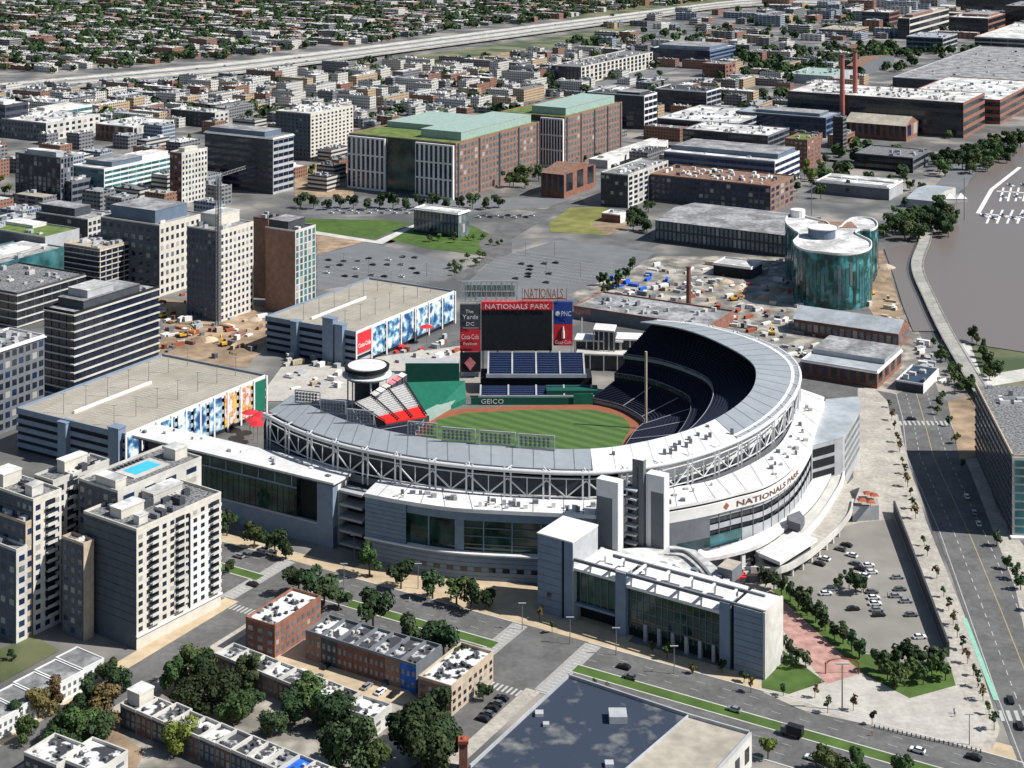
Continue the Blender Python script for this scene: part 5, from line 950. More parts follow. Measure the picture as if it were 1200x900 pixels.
part('pipe_rail', mb, ['mgray'], FO)
fo('emblem', 641, 646, -.15, 0, 5, 7.6, 'glass_navy')
# lower plaza gate area right of the office
for k in range(26):
    px, py = R.uniform(845, 895), R.uniform(645, 690); c = W(px, py); mb = MB(); s = R.uniform(1, 2.4); mb.box(-s, -s * .7, 0, s, s * .7, 2.4); mb.box(-s - .3, -s * .7 - .3, 2.4, s + .3, s * .7 + .3, 2.8, 1); o_ = part('ticket_booth', mb, ['mgray', R.choice(('white', 'red', 'offwhite', 'tan', 'white'))], None); o_.location = zed(c, 0); tag(o_, 'small booth with a flat pale or red top between the front office and the ramp', 'booth', 'booths at the stadium gate')
mb = MB(); a = W(836, 668, 5); mb.obox(W(832, 672, 0), W(858, 660, 0) - W(832, 672, 0), Vector((0, 5, 0)), Vector((0, 0, 5))); tag(part('gate_canopy', mb, ['red'], None), 'dark red gate canopy at the foot of the curved facade', 'canopy')
mb = MB(); c = W(1016, 622); mb.prism([tuple(W(x, y, 6)[:2]) for x, y in ((999, 594), (1030, 592), (1022, 556), (1012, 560))], 0, 6, 0, 1); o_ = part('gate_building', mb, ['lgray', 'walk'], None); tag(o_, 'small low gate building with red canopies between ramp and avenue', 'building')
for x, y in ((1017, 578), (1010, 586), (1020, 588), (1024, 580)):
    c = W(x, y, 8); mb = MB(); mb.add([(-1.8, -1.8, 8), (1.8, -1.8, 8), (1.8, 1.8, 8), (-1.8, 1.8, 8), (0, 0, 9)], [(0, 1, 4), (1, 2, 4), (2, 3, 4), (3, 0, 4)]); mb.tube((0, 0, 6), (0, 0, 9), .1, 0, 4); o_ = part('parasol', mb, ['rust'], None); o_.location = zed(c, 0); tag(o_, 'red parasol on the roof of the small gate building', 'parasol', 'parasols on the gate building')
# curved red blob mural on gate building
c0, c1 = W(1016, 620, 0), W(1032, 618, 0)
# ================================================================ VEGETATION, VEHICLES, FAR TOWN
def crown_mesh(nm, m, r, hz, n, leaf, seed, squash=1., lobes=9, base=.25):
    q = random.Random(seed); mb = MB(); L = []
    for i in range(lobes):
        a = q.uniform(0, 6.28); rr = r * q.uniform(.15, .8); L.append((Vector((rr * math.cos(a), rr * math.sin(a), hz * q.uniform(base + .08, .86))), r * q.uniform(.24, .5)))
    L.append((Vector((0, 0, hz * .55)), r * .5))
    for i in range(n):
        c, lr = q.choice(L); d = Vector((q.gauss(0, 1), q.gauss(0, 1), q.gauss(.25, 1))).normalized(); p = c + Vector((d.x, d.y, d.z * squash)) * lr * q.uniform(.72, 1.12)
        if p.z < hz * base * .8: p.z = hz * base * .8 + q.random()
        nn = (d + Vector((q.uniform(-.6, .6), q.uniform(-.6, .6), q.uniform(-.3, .6)))).normalized(); u = nn.orthogonal().normalized(); u.rotate(Matrix.Rotation(q.uniform(0, 3.14), 3, nn)); v = nn.cross(u); s = leaf * q.uniform(.6, 1.3)
        mb.add([p - u * s - v * s * .5, p + u * s * .3 - v * s, p + u * s + v * s * .4, p - u * s * .2 + v * s], [(0, 1, 2, 3)])
    return mb.mesh(nm, [m])
def trunk_mesh(h, r, sp, seed):
    q = random.Random(seed); mb = MB(); mb.tube((0, 0, 0), (0, 0, h * .55), r, 0, 7, r * .65)
    for i in range(5): a = i * 1.26 + q.random(); mb.tube((0, 0, h * q.uniform(.28, .5)), (sp * math.cos(a), sp * math.sin(a), h * q.uniform(.6, .8)), r * .5, 0, 5, r * .15)
    return mb.mesh('trunk', ['bark'])
KINDS = {'big': (6.2, 13, 2600, .45, .14), 'mid': (3.6, 8.5, 900, .38, .22), 'small': (1.9, 5, 260, .34, .3), 'sap': (.95, 3.6, 90, .26, .35), 'far': (4.5, 9, 150, 1.0, .12), 'shrub': (1.7, 2.6, 200, .32, .0)}
TM = {}
def tree_proto(kind, m, v):
    k = (kind, m, v)
    if k not in TM:
        r, h, n, lf, base = KINDS[kind]; sd = hash_(kind + m) + v * 17
        TM[k] = (crown_mesh('crown', m, r * (1 + .15 * (v - 1)), h, n, lf, sd, base=base, lobes=11 if kind == 'big' else 7), trunk_mesh(h, {'big': .45, 'mid': .25, 'small': .15, 'sap': .08, 'far': .35, 'shrub': .08}[kind], r * .45, sd))
    return TM[k]
def hash_(s): return sum((i + 1) * ord(c) for i, c in enumerate(s)) % 9973
NT = [0]
def tree(px, py, kind, m, label, group=None, s=1., nm='tree', z=0):
    cm, tm = tree_proto(kind, m, NT[0] % 3); NT[0] += 1
    t = thing(nm, label, 'tree' if kind != 'shrub' else 'shrub', W(px, py, z), R.uniform(0, 6.28), group); t.scale = (s * R.uniform(.9, 1.12), s * R.uniform(.9, 1.12), s * R.uniform(.88, 1.15))
    link('crown', cm, t); link('trunk', tm, t); return t
def row(pts, kind, mats, fmt, group, s=1., nm='tree'):
    pts = sorted(pts)
    for i, p in enumerate(pts):
        lb = fmt % ORD[i] if '%s' in fmt else fmt
        tree(p[0], p[1], kind, mats[i % len(mats)] if len(mats) < 4 else R.choice(mats), lb, group, (p[2] if len(p) > 2 else 1) * s * R.uniform(.9, 1.1), nm)
row([(266, 628, 1.1), (298, 643, 1.1), (322, 650), (335, 655, .9), (433, 676), (470, 690), (507, 702, 1.1), (535, 708), (552, 716, 1.1), (573, 712, .8)], 'mid', ['leaf_dark', 'leaf_mid', 'leaf_dark'], '%s street tree from the left on the tan pavement before the stadium facade', 'street trees in front of the stadium facade', 1.3, 'street_tree')
row([(350, 697), (364, 703), (380, 710), (397, 716), (437, 738), (480, 753), (502, 765, 1.1), (520, 775, 1.1), (536, 790)], 'mid', ['leaf_dark'], '%s dark street tree from the left between the brick houses and the median', 'dark street trees along the near carriageway', 1.4, 'street_tree')
row([(765, 765, .8), (782, 772, 1.0), (846, 788, .8), (872, 800, .7), (812, 790, .6), (697, 806, .6), (712, 812, .6)], 'small', ['leaf_mid', 'leaf_rust', 'leaf_dark'], '%s small tree from the left in front of the glass office front', 'small trees before the glass office front', 1.1, 'street_tree')
row([(632, 727), (647, 742), (955, 818), (970, 836), (1000, 833), (1022, 850), (918, 816), (880, 812)], 'sap', ['leaf_rust', 'leaf_dark'], '%s sapling from the left on the wide road pavement', 'saplings on the wide road pavement', 1.4, 'sapling')
# big trees among the houses at bottom
bigs = [(205, 812, .8), (228, 806, .95), (246, 818, .9), (262, 832, .85), (285, 812, .8), (272, 850, .8), (292, 838, .7), (228, 835, .8), (345, 850, .8), (362, 835, .9), (386, 858, .8), (398, 842, .65), (480, 885, 1.1), (505, 878, 1.15), (495, 905, 1.1), (520, 895, .9), (418, 905, 1.0), (392, 900, .8), (440, 915, .8), (135, 810, .65), (128, 800, .5), (318, 865, .6)]
for i, p in enumerate(sorted(bigs)): tree(p[0], p[1], 'big', R.choice(('leaf_dark', 'leaf_dark', 'leaf_mid')), '%s big green tree from the left among the row houses' % ORD[i], 'big trees among the row houses', p[2] * 1.12, 'broadleaf_tree')
tree(208, 885, 'big', 'leaf_light', 'bright yellow green tree in front of the dark fronted row house', None, .78, 'broadleaf_tree')
for i, p in enumerate(sorted([(12, 852, .5), (45, 842, .5), (60, 830, .55), (75, 862, .6), (92, 850, .65), (110, 838, .7), (105, 866, .75), (122, 850, .7), (84, 885, .5), (60, 880, .45), (30, 870, .5), (118, 872, .6)])): tree(p[0], p[1], 'big', R.choice(('leaf_dark', 'leaf_mid', 'leaf_rust', 'leaf_dark')), '%s tree from the left in the grove below the white terrace' % ORD[i], 'grove below the white terrace', p[2] * 1.25, 'broadleaf_tree')
for p, lb in (((268, 672, .8), 'dark tree beside the foot of the nearest apartment tower'), ((14, 775, .5), 'lone tree in the back garden at the left edge'), ((566, 822, .7), 'dark tree at the corner of the tan brick apartment house'), ((900, 890, .9), 'olive tree beside the end of the big store')): tree(p[0], p[1], 'mid', 'leaf_dark' if 'olive' not in lb else 'leaf_light', lb, None, p[2])
for i, (x, y) in enumerate(((965, 905), (985, 908), (1005, 910), (1058, 912))): tree(x, y, 'big', 'leaf_mid', '%s leafy tree from the left at the bottom edge below the road' % ORD[i], 'leafy trees at the bottom edge', .55)
# trees in the plaza beds
row([(907, 692), (916, 698), (926, 706), (936, 712), (946, 722), (956, 730), (967, 740), (978, 750), (988, 755), (998, 765), (1007, 772), (897, 688), (962, 736), (942, 716)], 'small', ['leaf_dark'], '%s dark tree from the left in the row between promenade and car park', 'dark trees between promenade and car park', 1.45)
row([(1030, 788), (1040, 798), (1048, 790), (1060, 805), (1070, 795), (1078, 782), (1082, 803), (1092, 795), (1102, 785), (1108, 798), (1066, 783), (1090, 780), (1054, 780), (1050, 808)], 'small', ['leaf_dark', 'leaf_mid'], '%s tree from the left in the grove at the point of the car park', 'grove at the point of the car park', 1.5)
row([(899, 755), (908, 762), (903, 742), (916, 766), (925, 772), (934, 778), (944, 782), (912, 750), (930, 785)], 'small', ['leaf_dark'], '%s tree from the left on the triangular lawn beside the front office', 'trees on the triangular lawn', 1.15)
row([(995, 690), (1003, 697), (983, 692), (1012, 694)], 'small', ['leaf_dark'], '%s tree from the left on the island in the car park', 'trees on the car park island', 1.3)
av = [(1042 + i * 3.1, 478 + i * 13 + (i % 2) * 2) for i in range(11)] + [(1083, 640), (1087, 652), (1098, 678), (1106, 700), (1112, 716), (1117, 733), (1122, 748), (1128, 762), (1134, 778), (1141, 792), (1146, 806), (1152, 822), (1159, 838), (1165, 856)]
row(av, 'sap', ['leaf_dark', 'leaf_rust', 'leaf_mid'], '%s sapling from the top along the plaza side of the avenue', 'saplings along the plaza side of the avenue', 1.45, 'sapling')
row([(1168, 640), (1180, 668), (1196, 692), (1203, 716), (1190, 680)], 'small', ['leaf_dark'], '%s tree from the top on the far side of the avenue', 'trees on the far side of the avenue', 1.2)
row([(1100, 478), (1105, 470), (1098, 486), (1112, 500), (1120, 520), (1128, 548)], 'small', ['leaf_mid', 'leaf_dark'], '%s shrubby tree from the left on the bare ground by the avenue', 'shrubby trees by the avenue', 1.)
# mid distance rows
row([(352 + i * 15.5, 244 + (i % 3)) for i in range(16)], 'mid', ['leaf_dark'], '%s tree from the left in the row between the offices and the park', 'row between the offices and the park', 1.5)
for reg, n, kind, ms, lb, s in (
    ([(590, 213), (632, 203), (640, 215), (600, 226)], 9, 'mid', ['leaf_mid'], 'light green street tree under the brick office', 1.7),
    ([(668, 190), (700, 180), (708, 200), (690, 206)], 6, 'mid', ['leaf_dark'], 'dark tree by the farther brick office', 1.0),
    ([(1095, 192), (1200, 162), (1200, 180), (1160, 205), (1100, 214)], 40, 'mid', ['leaf_mid', 'leaf_dark'], 'riverside tree in the belt along the top right shore', 1.9),
    ([(1032, 262), (1100, 252), (1118, 262), (1112, 285), (1036, 287)], 36, 'mid', ['leaf_mid', 'leaf_dark'], 'tree in the clump on the river inlet shore', 1.8),
    ([(958, 205), (1100, 215), (1095, 240), (1055, 250), (1050, 238), (958, 236)], 22, 'mid', ['leaf_dark', 'leaf_mid'], 'tree around the white ridged shed', 1.4),
    ([(915, 205), (975, 190), (985, 205), (930, 228)], 18, 'mid', ['leaf_light', 'leaf_dark'], 'olive street tree right of the long white apartments', 1.25),
    ([(738, 250), (765, 248), (765, 278), (742, 276)], 9, 'mid', ['leaf_dark'], 'dark tree at the left end of the long grey warehouse', 1.4),
    ([(690, 340), (760, 306), (775, 300), (772, 312), (700, 352)], 13, 'small', ['leaf_dark'], 'small tree along the edge of the large empty car park', 1.5),
    ([(1090, 405), (1115, 420), (1150, 470), (1130, 470)], 22, 'small', ['leaf_mid'], 'bush along the boardwalk', 1.3),
    ([(1126, 404), (1145, 400), (1180, 440), (1160, 448)], 12, 'small', ['leaf_dark', 'leaf_mid'], 'tree at the water end of the boardwalk', 1.6),
    ([(-10, 190), (16, 195), (12, 235), (-10, 238)], 8, 'mid', ['leaf_light'], 'yellow green tree at the left edge', .9),
    ([(355, 195), (395, 188), (405, 225), (360, 228)], 9, 'mid', ['leaf_mid', 'leaf_light'], 'tree on the dirt lot left of the brick office', .8),
    ([(470, 268), (590, 278), (585, 290), (500, 287)], 12, 'small', ['leaf_light', 'leaf_mid'], 'young tree on the park lawn around the glass pavilion', 1.2),
    ([(520, 312), (560, 300), (600, 270), (590, 295), (530, 330)], 14, 'small', ['leaf_mid'], 'small tree on the street verge beside the car parks', 1.1),
    ([(215, 160), (320, 150), (320, 165), (220, 172)], 4, 'far', ['leaf_dark'], 'tree behind the large navy office', .9)):
    q = random.Random(len(lb) + n); xs = [p[0] for p in reg]; ys = [p[1] for p in reg]; k = 0
    def inside(x, y, r):
        c = False
        for i in range(len(r)):
            (x1, y1), (x2, y2) = r[i], r[i - 1]
            if (y1 > y) != (y2 > y) and x < (x2 - x1) * (y - y1) / (y2 - y1) + x1: c = not c
        return c
    while k < n:
        x, y = q.uniform(min(xs), max(xs)), q.uniform(min(ys), max(ys))
        if inside(x, y, reg): tree(x, y, kind, q.choice(ms), lb, lb + 's', s * q.uniform(.7, 1.15)); k += 1
# ---- fill blocks
def overlaps(a, b, LN, LE, gap=4):
    for (a0, b0, n0, e0) in OCC:
        if a - LN - gap < a0 and a > a0 - n0 - gap and b < b0 + e0 + gap and b + LE + gap > b0: return True
    return False
NF = [0]; FR = {}
def fill(reg, n, hr, lnr, ler, mats, roofs, lb, grp, seed, kind='town_building', cat='building'):
    q = random.Random(seed); xs = [p[0] for p in reg]; ys = [p[1] for p in reg]; k = 0; tries = 0; big = None
    while k < n and tries < n * 40:
        tries += 1; x, y = q.uniform(min(xs), max(xs)), q.uniform(min(ys), max(ys))
        if not inside(x, y, reg): continue
        a, b_ = toab(W(x, y)); LN, LE, h = q.uniform(*lnr), q.uniform(*ler), q.uniform(*hr)
        if q.random() < .4: LN, LE = LE, LN
        if overlaps(a, b_, LN, LE, 5): continue
        OCC.append((a, b_, LN, LE)); k += 1; mb = MB(); mb.box(0, 0, 0, LE, LN, h, 0, 1)
        for (x0, y0, x1, y1) in ((0, 0, LE, .4), (0, 0, .4, LN)): mb.box(x0, y0, h, x1, y1, h + .7, 0, 0)
        for i in range(q.randint(2, 9)):
            u, v, s = q.uniform(.06, .85) * LE, q.uniform(.05, .9) * LN, q.uniform(1.2, 3.6); mb.box(u, v, h + .01, u + s, v + s * q.uniform(.6, 1.5), h + q.uniform(.8, 2.4), 2)
        rf = q.choice(roofs); wm_ = q.choice(mats); NF[0] += 1
        if NF[0] > 292:
            key = (wm_.name, rf); big = FR.setdefault(key, MB()); cs, sn = math.cos(ANG), math.sin(ANG); o_ = AB(a, b_)
            big.v and None; kk = len(big.v); big.v += [(o_.x + x_ * cs - y_ * sn, o_.y + x_ * sn + y_ * cs, z_) for x_, y_, z_ in mb.v]; big.f += [tuple(i_ + kk for i_ in f_) for f_ in mb.f]; big.m += mb.m; continue
        o = link(kind, mb.mesh(kind, [wm_, rf, q.choice(('lgray', 'mgray', 'white'))]), None, AB(a, b_), ANG)
        wn_ = {0: 'brick', 1: 'white', 2: 'grey', 3: 'tan', 4: 'glass', 5: 'banded'}[FM.index(wm_)]; rn = {'roof_white': 'white', 'roof_gray': 'grey', 'roof_gravel': 'dark speckled', 'roof_dark': 'black', 'roof_tan': 'tan', 'roof_rust': 'rust', 'roof_metal': 'metal'}[rf]
        tag(o, '%s walled block with %s roof %s' % (wn_, rn, lb), cat, '%s blocks with %s roofs %s' % (wn_, rn, grp))
RW = ('roof_white', 'roof_white', 'roof_gray', 'roof_gravel', 'roof_tan', 'roof_dark', 'roof_metal')
fill([(-40, 120), (330, 92), (470, 78), (640, 66), (660, 100), (600, 132), (420, 132), (330, 128), (210, 150), (-40, 160)], 150, (7, 15), (18, 55), (11, 18), FM[:4] + [FM[1]] * 3, RW, 'between the freeway and the brick offices', 'between freeway and offices', 3)
fill([(-40, 160), (400, 150), (400, 225), (240, 262), (-40, 260)], 50, (8, 20), (14, 36), (12, 20), [FM[2], FM[4], FM[5], FM[0]], RW, 'among the left offices', 'among the left offices', 5)
fill([(690, 60), (1010, 50), (1020, 140), (960, 215), (700, 215), (660, 130)], 90, (6, 14), (18, 50), (12, 22), [FM[0], FM[2], FM[1], FM[3]], RW, 'around the twin chimneys', 'around the twin chimneys', 8)
fill([(880, -6), (1260, -6), (1260, 45), (1040, 50), (880, 40)], 70, (8, 22), (25, 70), (14, 26), FM, RW, 'in the top right district', 'in the top right district', 9)
fill([(-40, 240), (140, 240), (200, 300), (-40, 330)], 8, (8, 14), (20, 35), (12, 20), [FM[2], FM[4]], RW, 'tight between the left edge towers', 'between the left edge towers', 12)
fill([(600, 14), (700, -4), (730, 12), (640, 28)], 10, (9, 15), (25, 60), (14, 22), [FM[0], FM[0], FM[3]], ('roof_gray', 'roof_white', 'roof_rust'), 'right beyond the top of the freeway', 'beyond the freeway top', 13)
fill([(700, 22), (860, 14), (1060, 18), (1060, 50), (862, 56), (700, 56)], 40, (6, 14), (15, 45), (12, 22), FM, RW, 'between the freeway and the riverside wood', 'between freeway and wood', 14)
fill([(330, 128), (420, 120), (640, 60), (760, 52), (690, 110), (600, 132), (410, 160), (330, 160)], 60, (6, 11), (10, 26), (9, 14), [FM[1], FM[1], FM[2], FM[0]], RW, 'packed behind the brick offices', 'packed behind the brick offices', 15)
fill([(-40, 110), (210, 100), (340, 90), (340, 125), (210, 150), (-40, 150)], 60, (6, 11), (10, 26), (9, 14), [FM[1], FM[1], FM[2], FM[0]], RW, 'packed below the left stretch of freeway', 'packed below the left stretch of freeway', 16)
# far town beyond the freeway: terraces of row houses, trees
q = random.Random(21); far = []
Tpx = catmull([Vector((x, y, 0)) for x, y in top], 4)
def freeway_y(x):
    for i in range(len(Tpx) - 1):
        if Tpx[i].x <= x <= Tpx[i + 1].x: return Tpx[i].y + (Tpx[i + 1].y - Tpx[i].y) * (x - Tpx[i].x) / (Tpx[i + 1].x - Tpx[i].x)
    return 0
a_ = -3600
cells = {}
while a_ < 200:
    b_ = 1500
    while b_ < 4200:
        w_ = AB(a_, b_); b_ += q.uniform(26, 34)
        X, Y = w_.x, w_.y
        if Y < 1500: continue
        px, py = 600 + F * X / Y, H * F / Y - 125
        if -60 < px < 900 and -14 < py < freeway_y(px) - 3: far.append((py, px, a_ + q.uniform(-6, 6), b_))
    a_ += q.uniform(38, 52)
far.sort(reverse=True); treesp = []; nh = 0; rest = MB(); frm = [FM[0], FM[1], FM[1], FM[2]]; frf = ['roof_white', 'roof_white', 'roof_white', 'roof_gray', 'roof_gravel', 'roof_rust']
for (py, px, a, b_) in far:
    if q.random() < .27:
        for _k in range(3): treesp.append((a - q.uniform(0, 30), b_ + q.uniform(0, 22)))
        continue
    LN, LE, h = q.uniform(18, 42), q.uniform(10, 16), q.uniform(6, 10)
    if q.random() < .04: LN, LE, h = 40, 25, 14
    w, r = q.randrange(4), q.randrange(6)
    if nh < 295:
        nh += 1; mb = MB(); n = max(2, int(LN / 6))
        for i in range(n):
            hh = h + q.uniform(-.8, .8); mb.box(0, LN * i / n, 0, LE, LN * (i + 1) / n - .05, hh, 0, 1 if q.random() < .6 else 2); s = q.uniform(1, 2); mb.box(LE * .4, LN * (i + .3) / n, hh, LE * .4 + s, LN * (i + .3) / n + s, hh + 1.6, 0)
        o = link('row_house_terrace', mb.mesh('row_house_terrace', [frm[w], frf[r], frf[q.randrange(4)]]), None, AB(a, b_), ANG)
        tag(o, '%s row house terrace with %s roofs beyond the freeway' % (('brick', 'white', 'white', 'grey')[w], ('white', 'white', 'white', 'grey', 'dark speckled', 'rust')[r]), 'terrace', '%s terraces with %s roofs beyond the freeway' % (('brick', 'white', 'white', 'grey')[w], ('white', 'white', 'white', 'grey', 'dark speckled', 'rust')[r]))
    else:
        p = AB(a, b_); rest.obox(p, EA * LE, NO * LN, Vector((0, 0, h)), w % 2, 2 + r % 4)
        rest.obox(p + NO * LN * .5 + Vector((0, 0, h)), EA * 2, NO * 2, Vector((0, 0, 1.6)), 0)
    if q.random() < .65: treesp.append((a + q.uniform(4, 9), b_ - q.uniform(2, 8)))
    if q.random() < .6: treesp.append((a - LN * q.random(), b_ + LE + q.uniform(3, 8)))
tag(part('far_town', rest, [FM[0], FM[1], 'roof_white', 'roof_gray', 'roof_gravel', 'roof_tan'], None), 'farthest small houses of the town near the top edge', 'town', kind='stuff')
for i in range(260):    # scattered trees between the mid blocks
    x, y = q.uniform(-20, 700), q.uniform(70, 150)
    if y > freeway_y(x) + 18: a, b_ = toab(W(x, y)); (None if overlaps(a, b_, 1, 1, 2) else treesp.append((a, b_)))
for i in range(160):
    x, y = q.uniform(690, 1200), q.uniform(8, 215)
    a, b_ = toab(W(x, y))
    if not overlaps(a, b_, 1, 1, 2) and y > 14 and not (x > 1085 and y > 165): treesp.append((a, b_))
for reg, n in (([(862, 62), (1045, 52), (1060, 84), (900, 94), (870, 82)], 260), ([(660, 50), (860, 32), (860, 48), (690, 60)], 60), ([(500, 25), (640, 6), (700, 2), (700, 12), (560, 32)], 40), ([(880, 8), (1010, 14), (1050, 40), (880, 52)], 70), ([(1050, 62), (1160, 60), (1160, 68), (1050, 72)], 30)):
    xs = [p[0] for p in reg]; ys = [p[1] for p in reg]; k = 0
    while k < n:
        x, y = q.uniform(min(xs), max(xs)), q.uniform(min(ys), max(ys))
        if not inside(x, y, reg): continue
        k += 1; a, b_ = toab(W(x, y))
        if not overlaps(a, b_, 1, 1, 1): treesp.append((a, b_))
ft = MB()
for (a, b_) in treesp:
    c = AB(a, b_); r = q.uniform(3.5, 7.5); h = r * 2.0; m = q.randrange(3)
    for i in range(34):
        d = Vector((q.gauss(0, 1), q.gauss(0, 1), q.gauss(0, .8))).normalized(); p = c + Vector((0, 0, h * .6)) + Vector((d.x * r, d.y * r, d.z * h * .42)) * q.uniform(.75, 1.1); nn = (d + Vector((q.uniform(-.5, .5), q.uniform(-.5, .5), .3))).normalized(); u = nn.orthogonal().normalized(); u.rotate(Matrix.Rotation(q.uniform(0, 3.1), 3, nn)); v = nn.cross(u); s = r * q.uniform(.28, .5)
        ft.add([p - u * s - v * s * .6, p + u * s * .4 - v * s, p + u * s + v * s * .5, p - u * s * .3 + v * s], [(0, 1, 2, 3)], m)
tag(part('distant_trees', ft, ['leaf_dark', 'leaf_dark', 'leaf_mid'], None), 'dark trees scattered between the far houses and blocks', 'trees', kind='stuff')
allf = MB(); ml = []
for (wn_, rf), g_ in FR.items():
    for m_ in (wn_, rf, 'lgray'):
        if m_ not in ml: ml.append(m_)
    kk = len(allf.v); allf.v += g_.v; allf.f += [tuple(i_ + kk for i_ in f_) for f_ in g_.f]; allf.m += [ml.index((wn_, rf, 'lgray')[i_]) for i_ in g_.m]
tag(part('small_town_blocks', allf, ml, None), 'small pale flat roofed blocks packed between the freeway and the offices', 'town', kind='stuff')
# ---- vehicles
def car_parts(colr):
    mb = MB(); L_, Wd = 2.3, .9
    prof = [(-L_, .35), (-L_, .85), (-1.5, .95), (1.0, .98), (2.1, .82), (L_, .6), (L_, .35)]
    v = [(x, s * Wd, z) for s in (-1, 1) for x, z in prof]; n = len(prof)
    mb.add(v, [(i, (i + 1), n + i + 1, n + i) for i in range(n - 1)] + [tuple(range(n)), tuple(range(2 * n - 1, n - 1, -1))])
    rf = [(-1.4, 1.42), (.35, 1.42)]; mb.quad((-1.35, -.68, 1.43), (.3, -.68, 1.43), (.3, .68, 1.43), (-1.35, .68, 1.43)); body = mb.mesh('body', [colr])
    g = MB(); b0 = [(-2.0, -.82, .93), (1.1, -.82, .96), (1.1, .82, .96), (-2.0, .82, .93)]; t0 = [(-1.4, -.7, 1.42), (.33, -.7, 1.42), (.33, .7, 1.42), (-1.4, .7, 1.42)]
    g.add(b0 + t0, [(0, 1, 5, 4), (1, 2, 6, 5), (2, 3, 7, 6), (3, 0, 4, 7), (4, 5, 6, 7)]); return body, g.mesh('window', ['glass_dark'])
wb = MB(); wb.tube((0, -.1, 0), (0, .1, 0), .34, 0, 10); WHEEL = wb.mesh('wheel', ['tyre'])
CARP = {}
for c in ('white', 'silver', 'black', 'gray', 'red', 'blue'):
    b_, g = car_parts('car_' + c); CARP[c] = (b_, g)
def car(p, ang, c, label, group=None, detail=True):
    t = thing('parked_car' if group else 'car', label, 'car', p, ang, group); link('body', CARP[c][0], t); link('window', CARP[c][1], t)
    if detail:
        for x in (-1.4, 1.4):
            for y in (-.82, .82): link('wheel', WHEEL, t, (x, y, .34))
    return t
AN = math.atan2(NO.y, NO.x); AE = ANG; AV = math.atan2(268, 40)
CW = {'white': 'white', 'silver': 'silver', 'black': 'black', 'gray': 'grey', 'red': 'red', 'blue': 'blue'}
for px, py, an, c, lb in ((860, 833, AN, 'silver', 'silver car driving left of the plaza on the wide road'), (1075, 881, AN, 'white', 'white car on the wide road before the corner plaza'), (1141, 889, AN, 'black', 'black car near the bottom right crosswalk'),
    (731, 783, AN, 'black', 'black car leaving the crosswalk beside the store roof'), (738, 795, AN, 'gray', 'grey car waiting next to the black car by the median'), (280, 653, AN, 'silver', 'silver car right of the apartment tower on the wide road'), (308, 645, AN, 'white', 'white car under the wing facade trees'), (318, 650, AN, 'white', 'second white car further right under the wing facade trees'), (296, 686, AN, 'black', 'dark car on the near carriageway by the apartment tower'),
    (1184, 822, AV, 'black', 'black car on the avenue above the bottom right crosswalk'), (1195, 852, AV, 'black', 'black car at the bottom right crosswalk edge'), (1068, 492, 0, 'black', 'black car turning at the upper avenue crosswalk'), (952, 890, AN, 'white', 'white car half under the trees at the bottom edge'),
    (1133, 583, AV, 'white', 'white car parked farthest up in the office shadow'), (1142, 602, AV, 'silver', 'silver car parked midway in the office shadow'), (1147, 615, AV, 'white', 'white car parked nearest in the office shadow'), (1050, 700, 0, 'silver', 'silver car in the row along the car park wall'), (1078, 748, .1, 'white', 'white car at the near end of the car park wall row')):
    car(W(px, py, .14), an, c, lb)
p = W(928, 862, .14); t = thing('truck', 'black box truck on the near carriageway beside the median', 'truck', p, AN); mb = MB(); mb.box(-3.4, -1.15, .8, 1.3, 1.15, 3.3); part('box', mb, ['car_black'], t); mb = MB(); mb.box(1.4, -1.05, .5, 3.2, 1.05, 2.4); part('cab', mb, ['car_gray'], t)
for x in (-2.4, 2.3):
    for y in (-1., 1.): link('wheel', WHEEL, t, (x, y, .4)).scale = (1.3, 1.3, 1.3)
def lot(pts, ang, cols, lb, grp, det=True):
    for i, (x, y) in enumerate(pts):
        c = cols[i % len(cols)]; car(W(x, y, .14), ang, c, '%s %s car %s' % (ORD[i], CW[c], lb), grp, det)
lot([(960, 662), (966, 656), (985, 645), (992, 640), (998, 652), (1002, 662), (1008, 668), (1012, 676)], 2.5, ['black', 'white', 'gray'], 'counted from the left in the upper car park cluster', 'cars in the upper car park cluster')
lot([(968, 697), (975, 692), (1000, 715), (1022, 695), (1024, 702), (1026, 709), (1028, 716), (1030, 722), (1005, 680), (1018, 664), (1022, 672)], .1, ['white', 'silver', 'black', 'gray', 'white'], 'counted from the left in the middle car park rows', 'cars in the middle car park rows')
lot([(1052, 678), (1055, 692), (1062, 706), (1068, 722)], .05, ['silver', 'gray'], 'counted from the top along the car park wall', 'cars along the car park wall')
q = random.Random(5)
lot([(566 + i * 5.5, 832 - i * 6 + 12) for i in range(5)], AN, ['black', 'gray'], 'from the left beside the tan brick apartment house', 'cars beside the tan brick apartment house')
lot([(352, 790), (372, 796), (383, 782), (430, 806), (446, 812), (455, 800), (462, 815)], AE, ['white', 'gray', 'black', 'silver'], 'from the left in the yard behind the dark row houses', 'cars in the yard behind the dark row houses')
lot([(384 + (i % 7) * 17 + q.uniform(-3, 3), 304 + (i // 7) * 9 + q.uniform(-3, 3)) for i in range(21)], AN, ['black', 'gray', 'silver', 'black', 'white'], 'in the dark paved car park below the park', 'cars in the dark paved car park', False)
lot([(612 + q.uniform(-8, 40), 316 + q.uniform(-8, 20)) for i in range(10)], AN, ['black', 'gray'], 'scattered in the large empty car park', 'cars in the large empty car park', False)
lot([(388 + i * 7.4, 250 - (i % 2) * 3) for i in range(14)], AN, ['white', 'white', 'silver'], 'from the left on the street above the park', 'white cars on the street above the park', False)
lot([(560 + i * 7, 255 - (i % 2) * 2) for i in range(10)], AN, ['white', 'silver', 'black'], 'from the left on the street right of the glass pavilion', 'cars on the street by the pavilion', False)
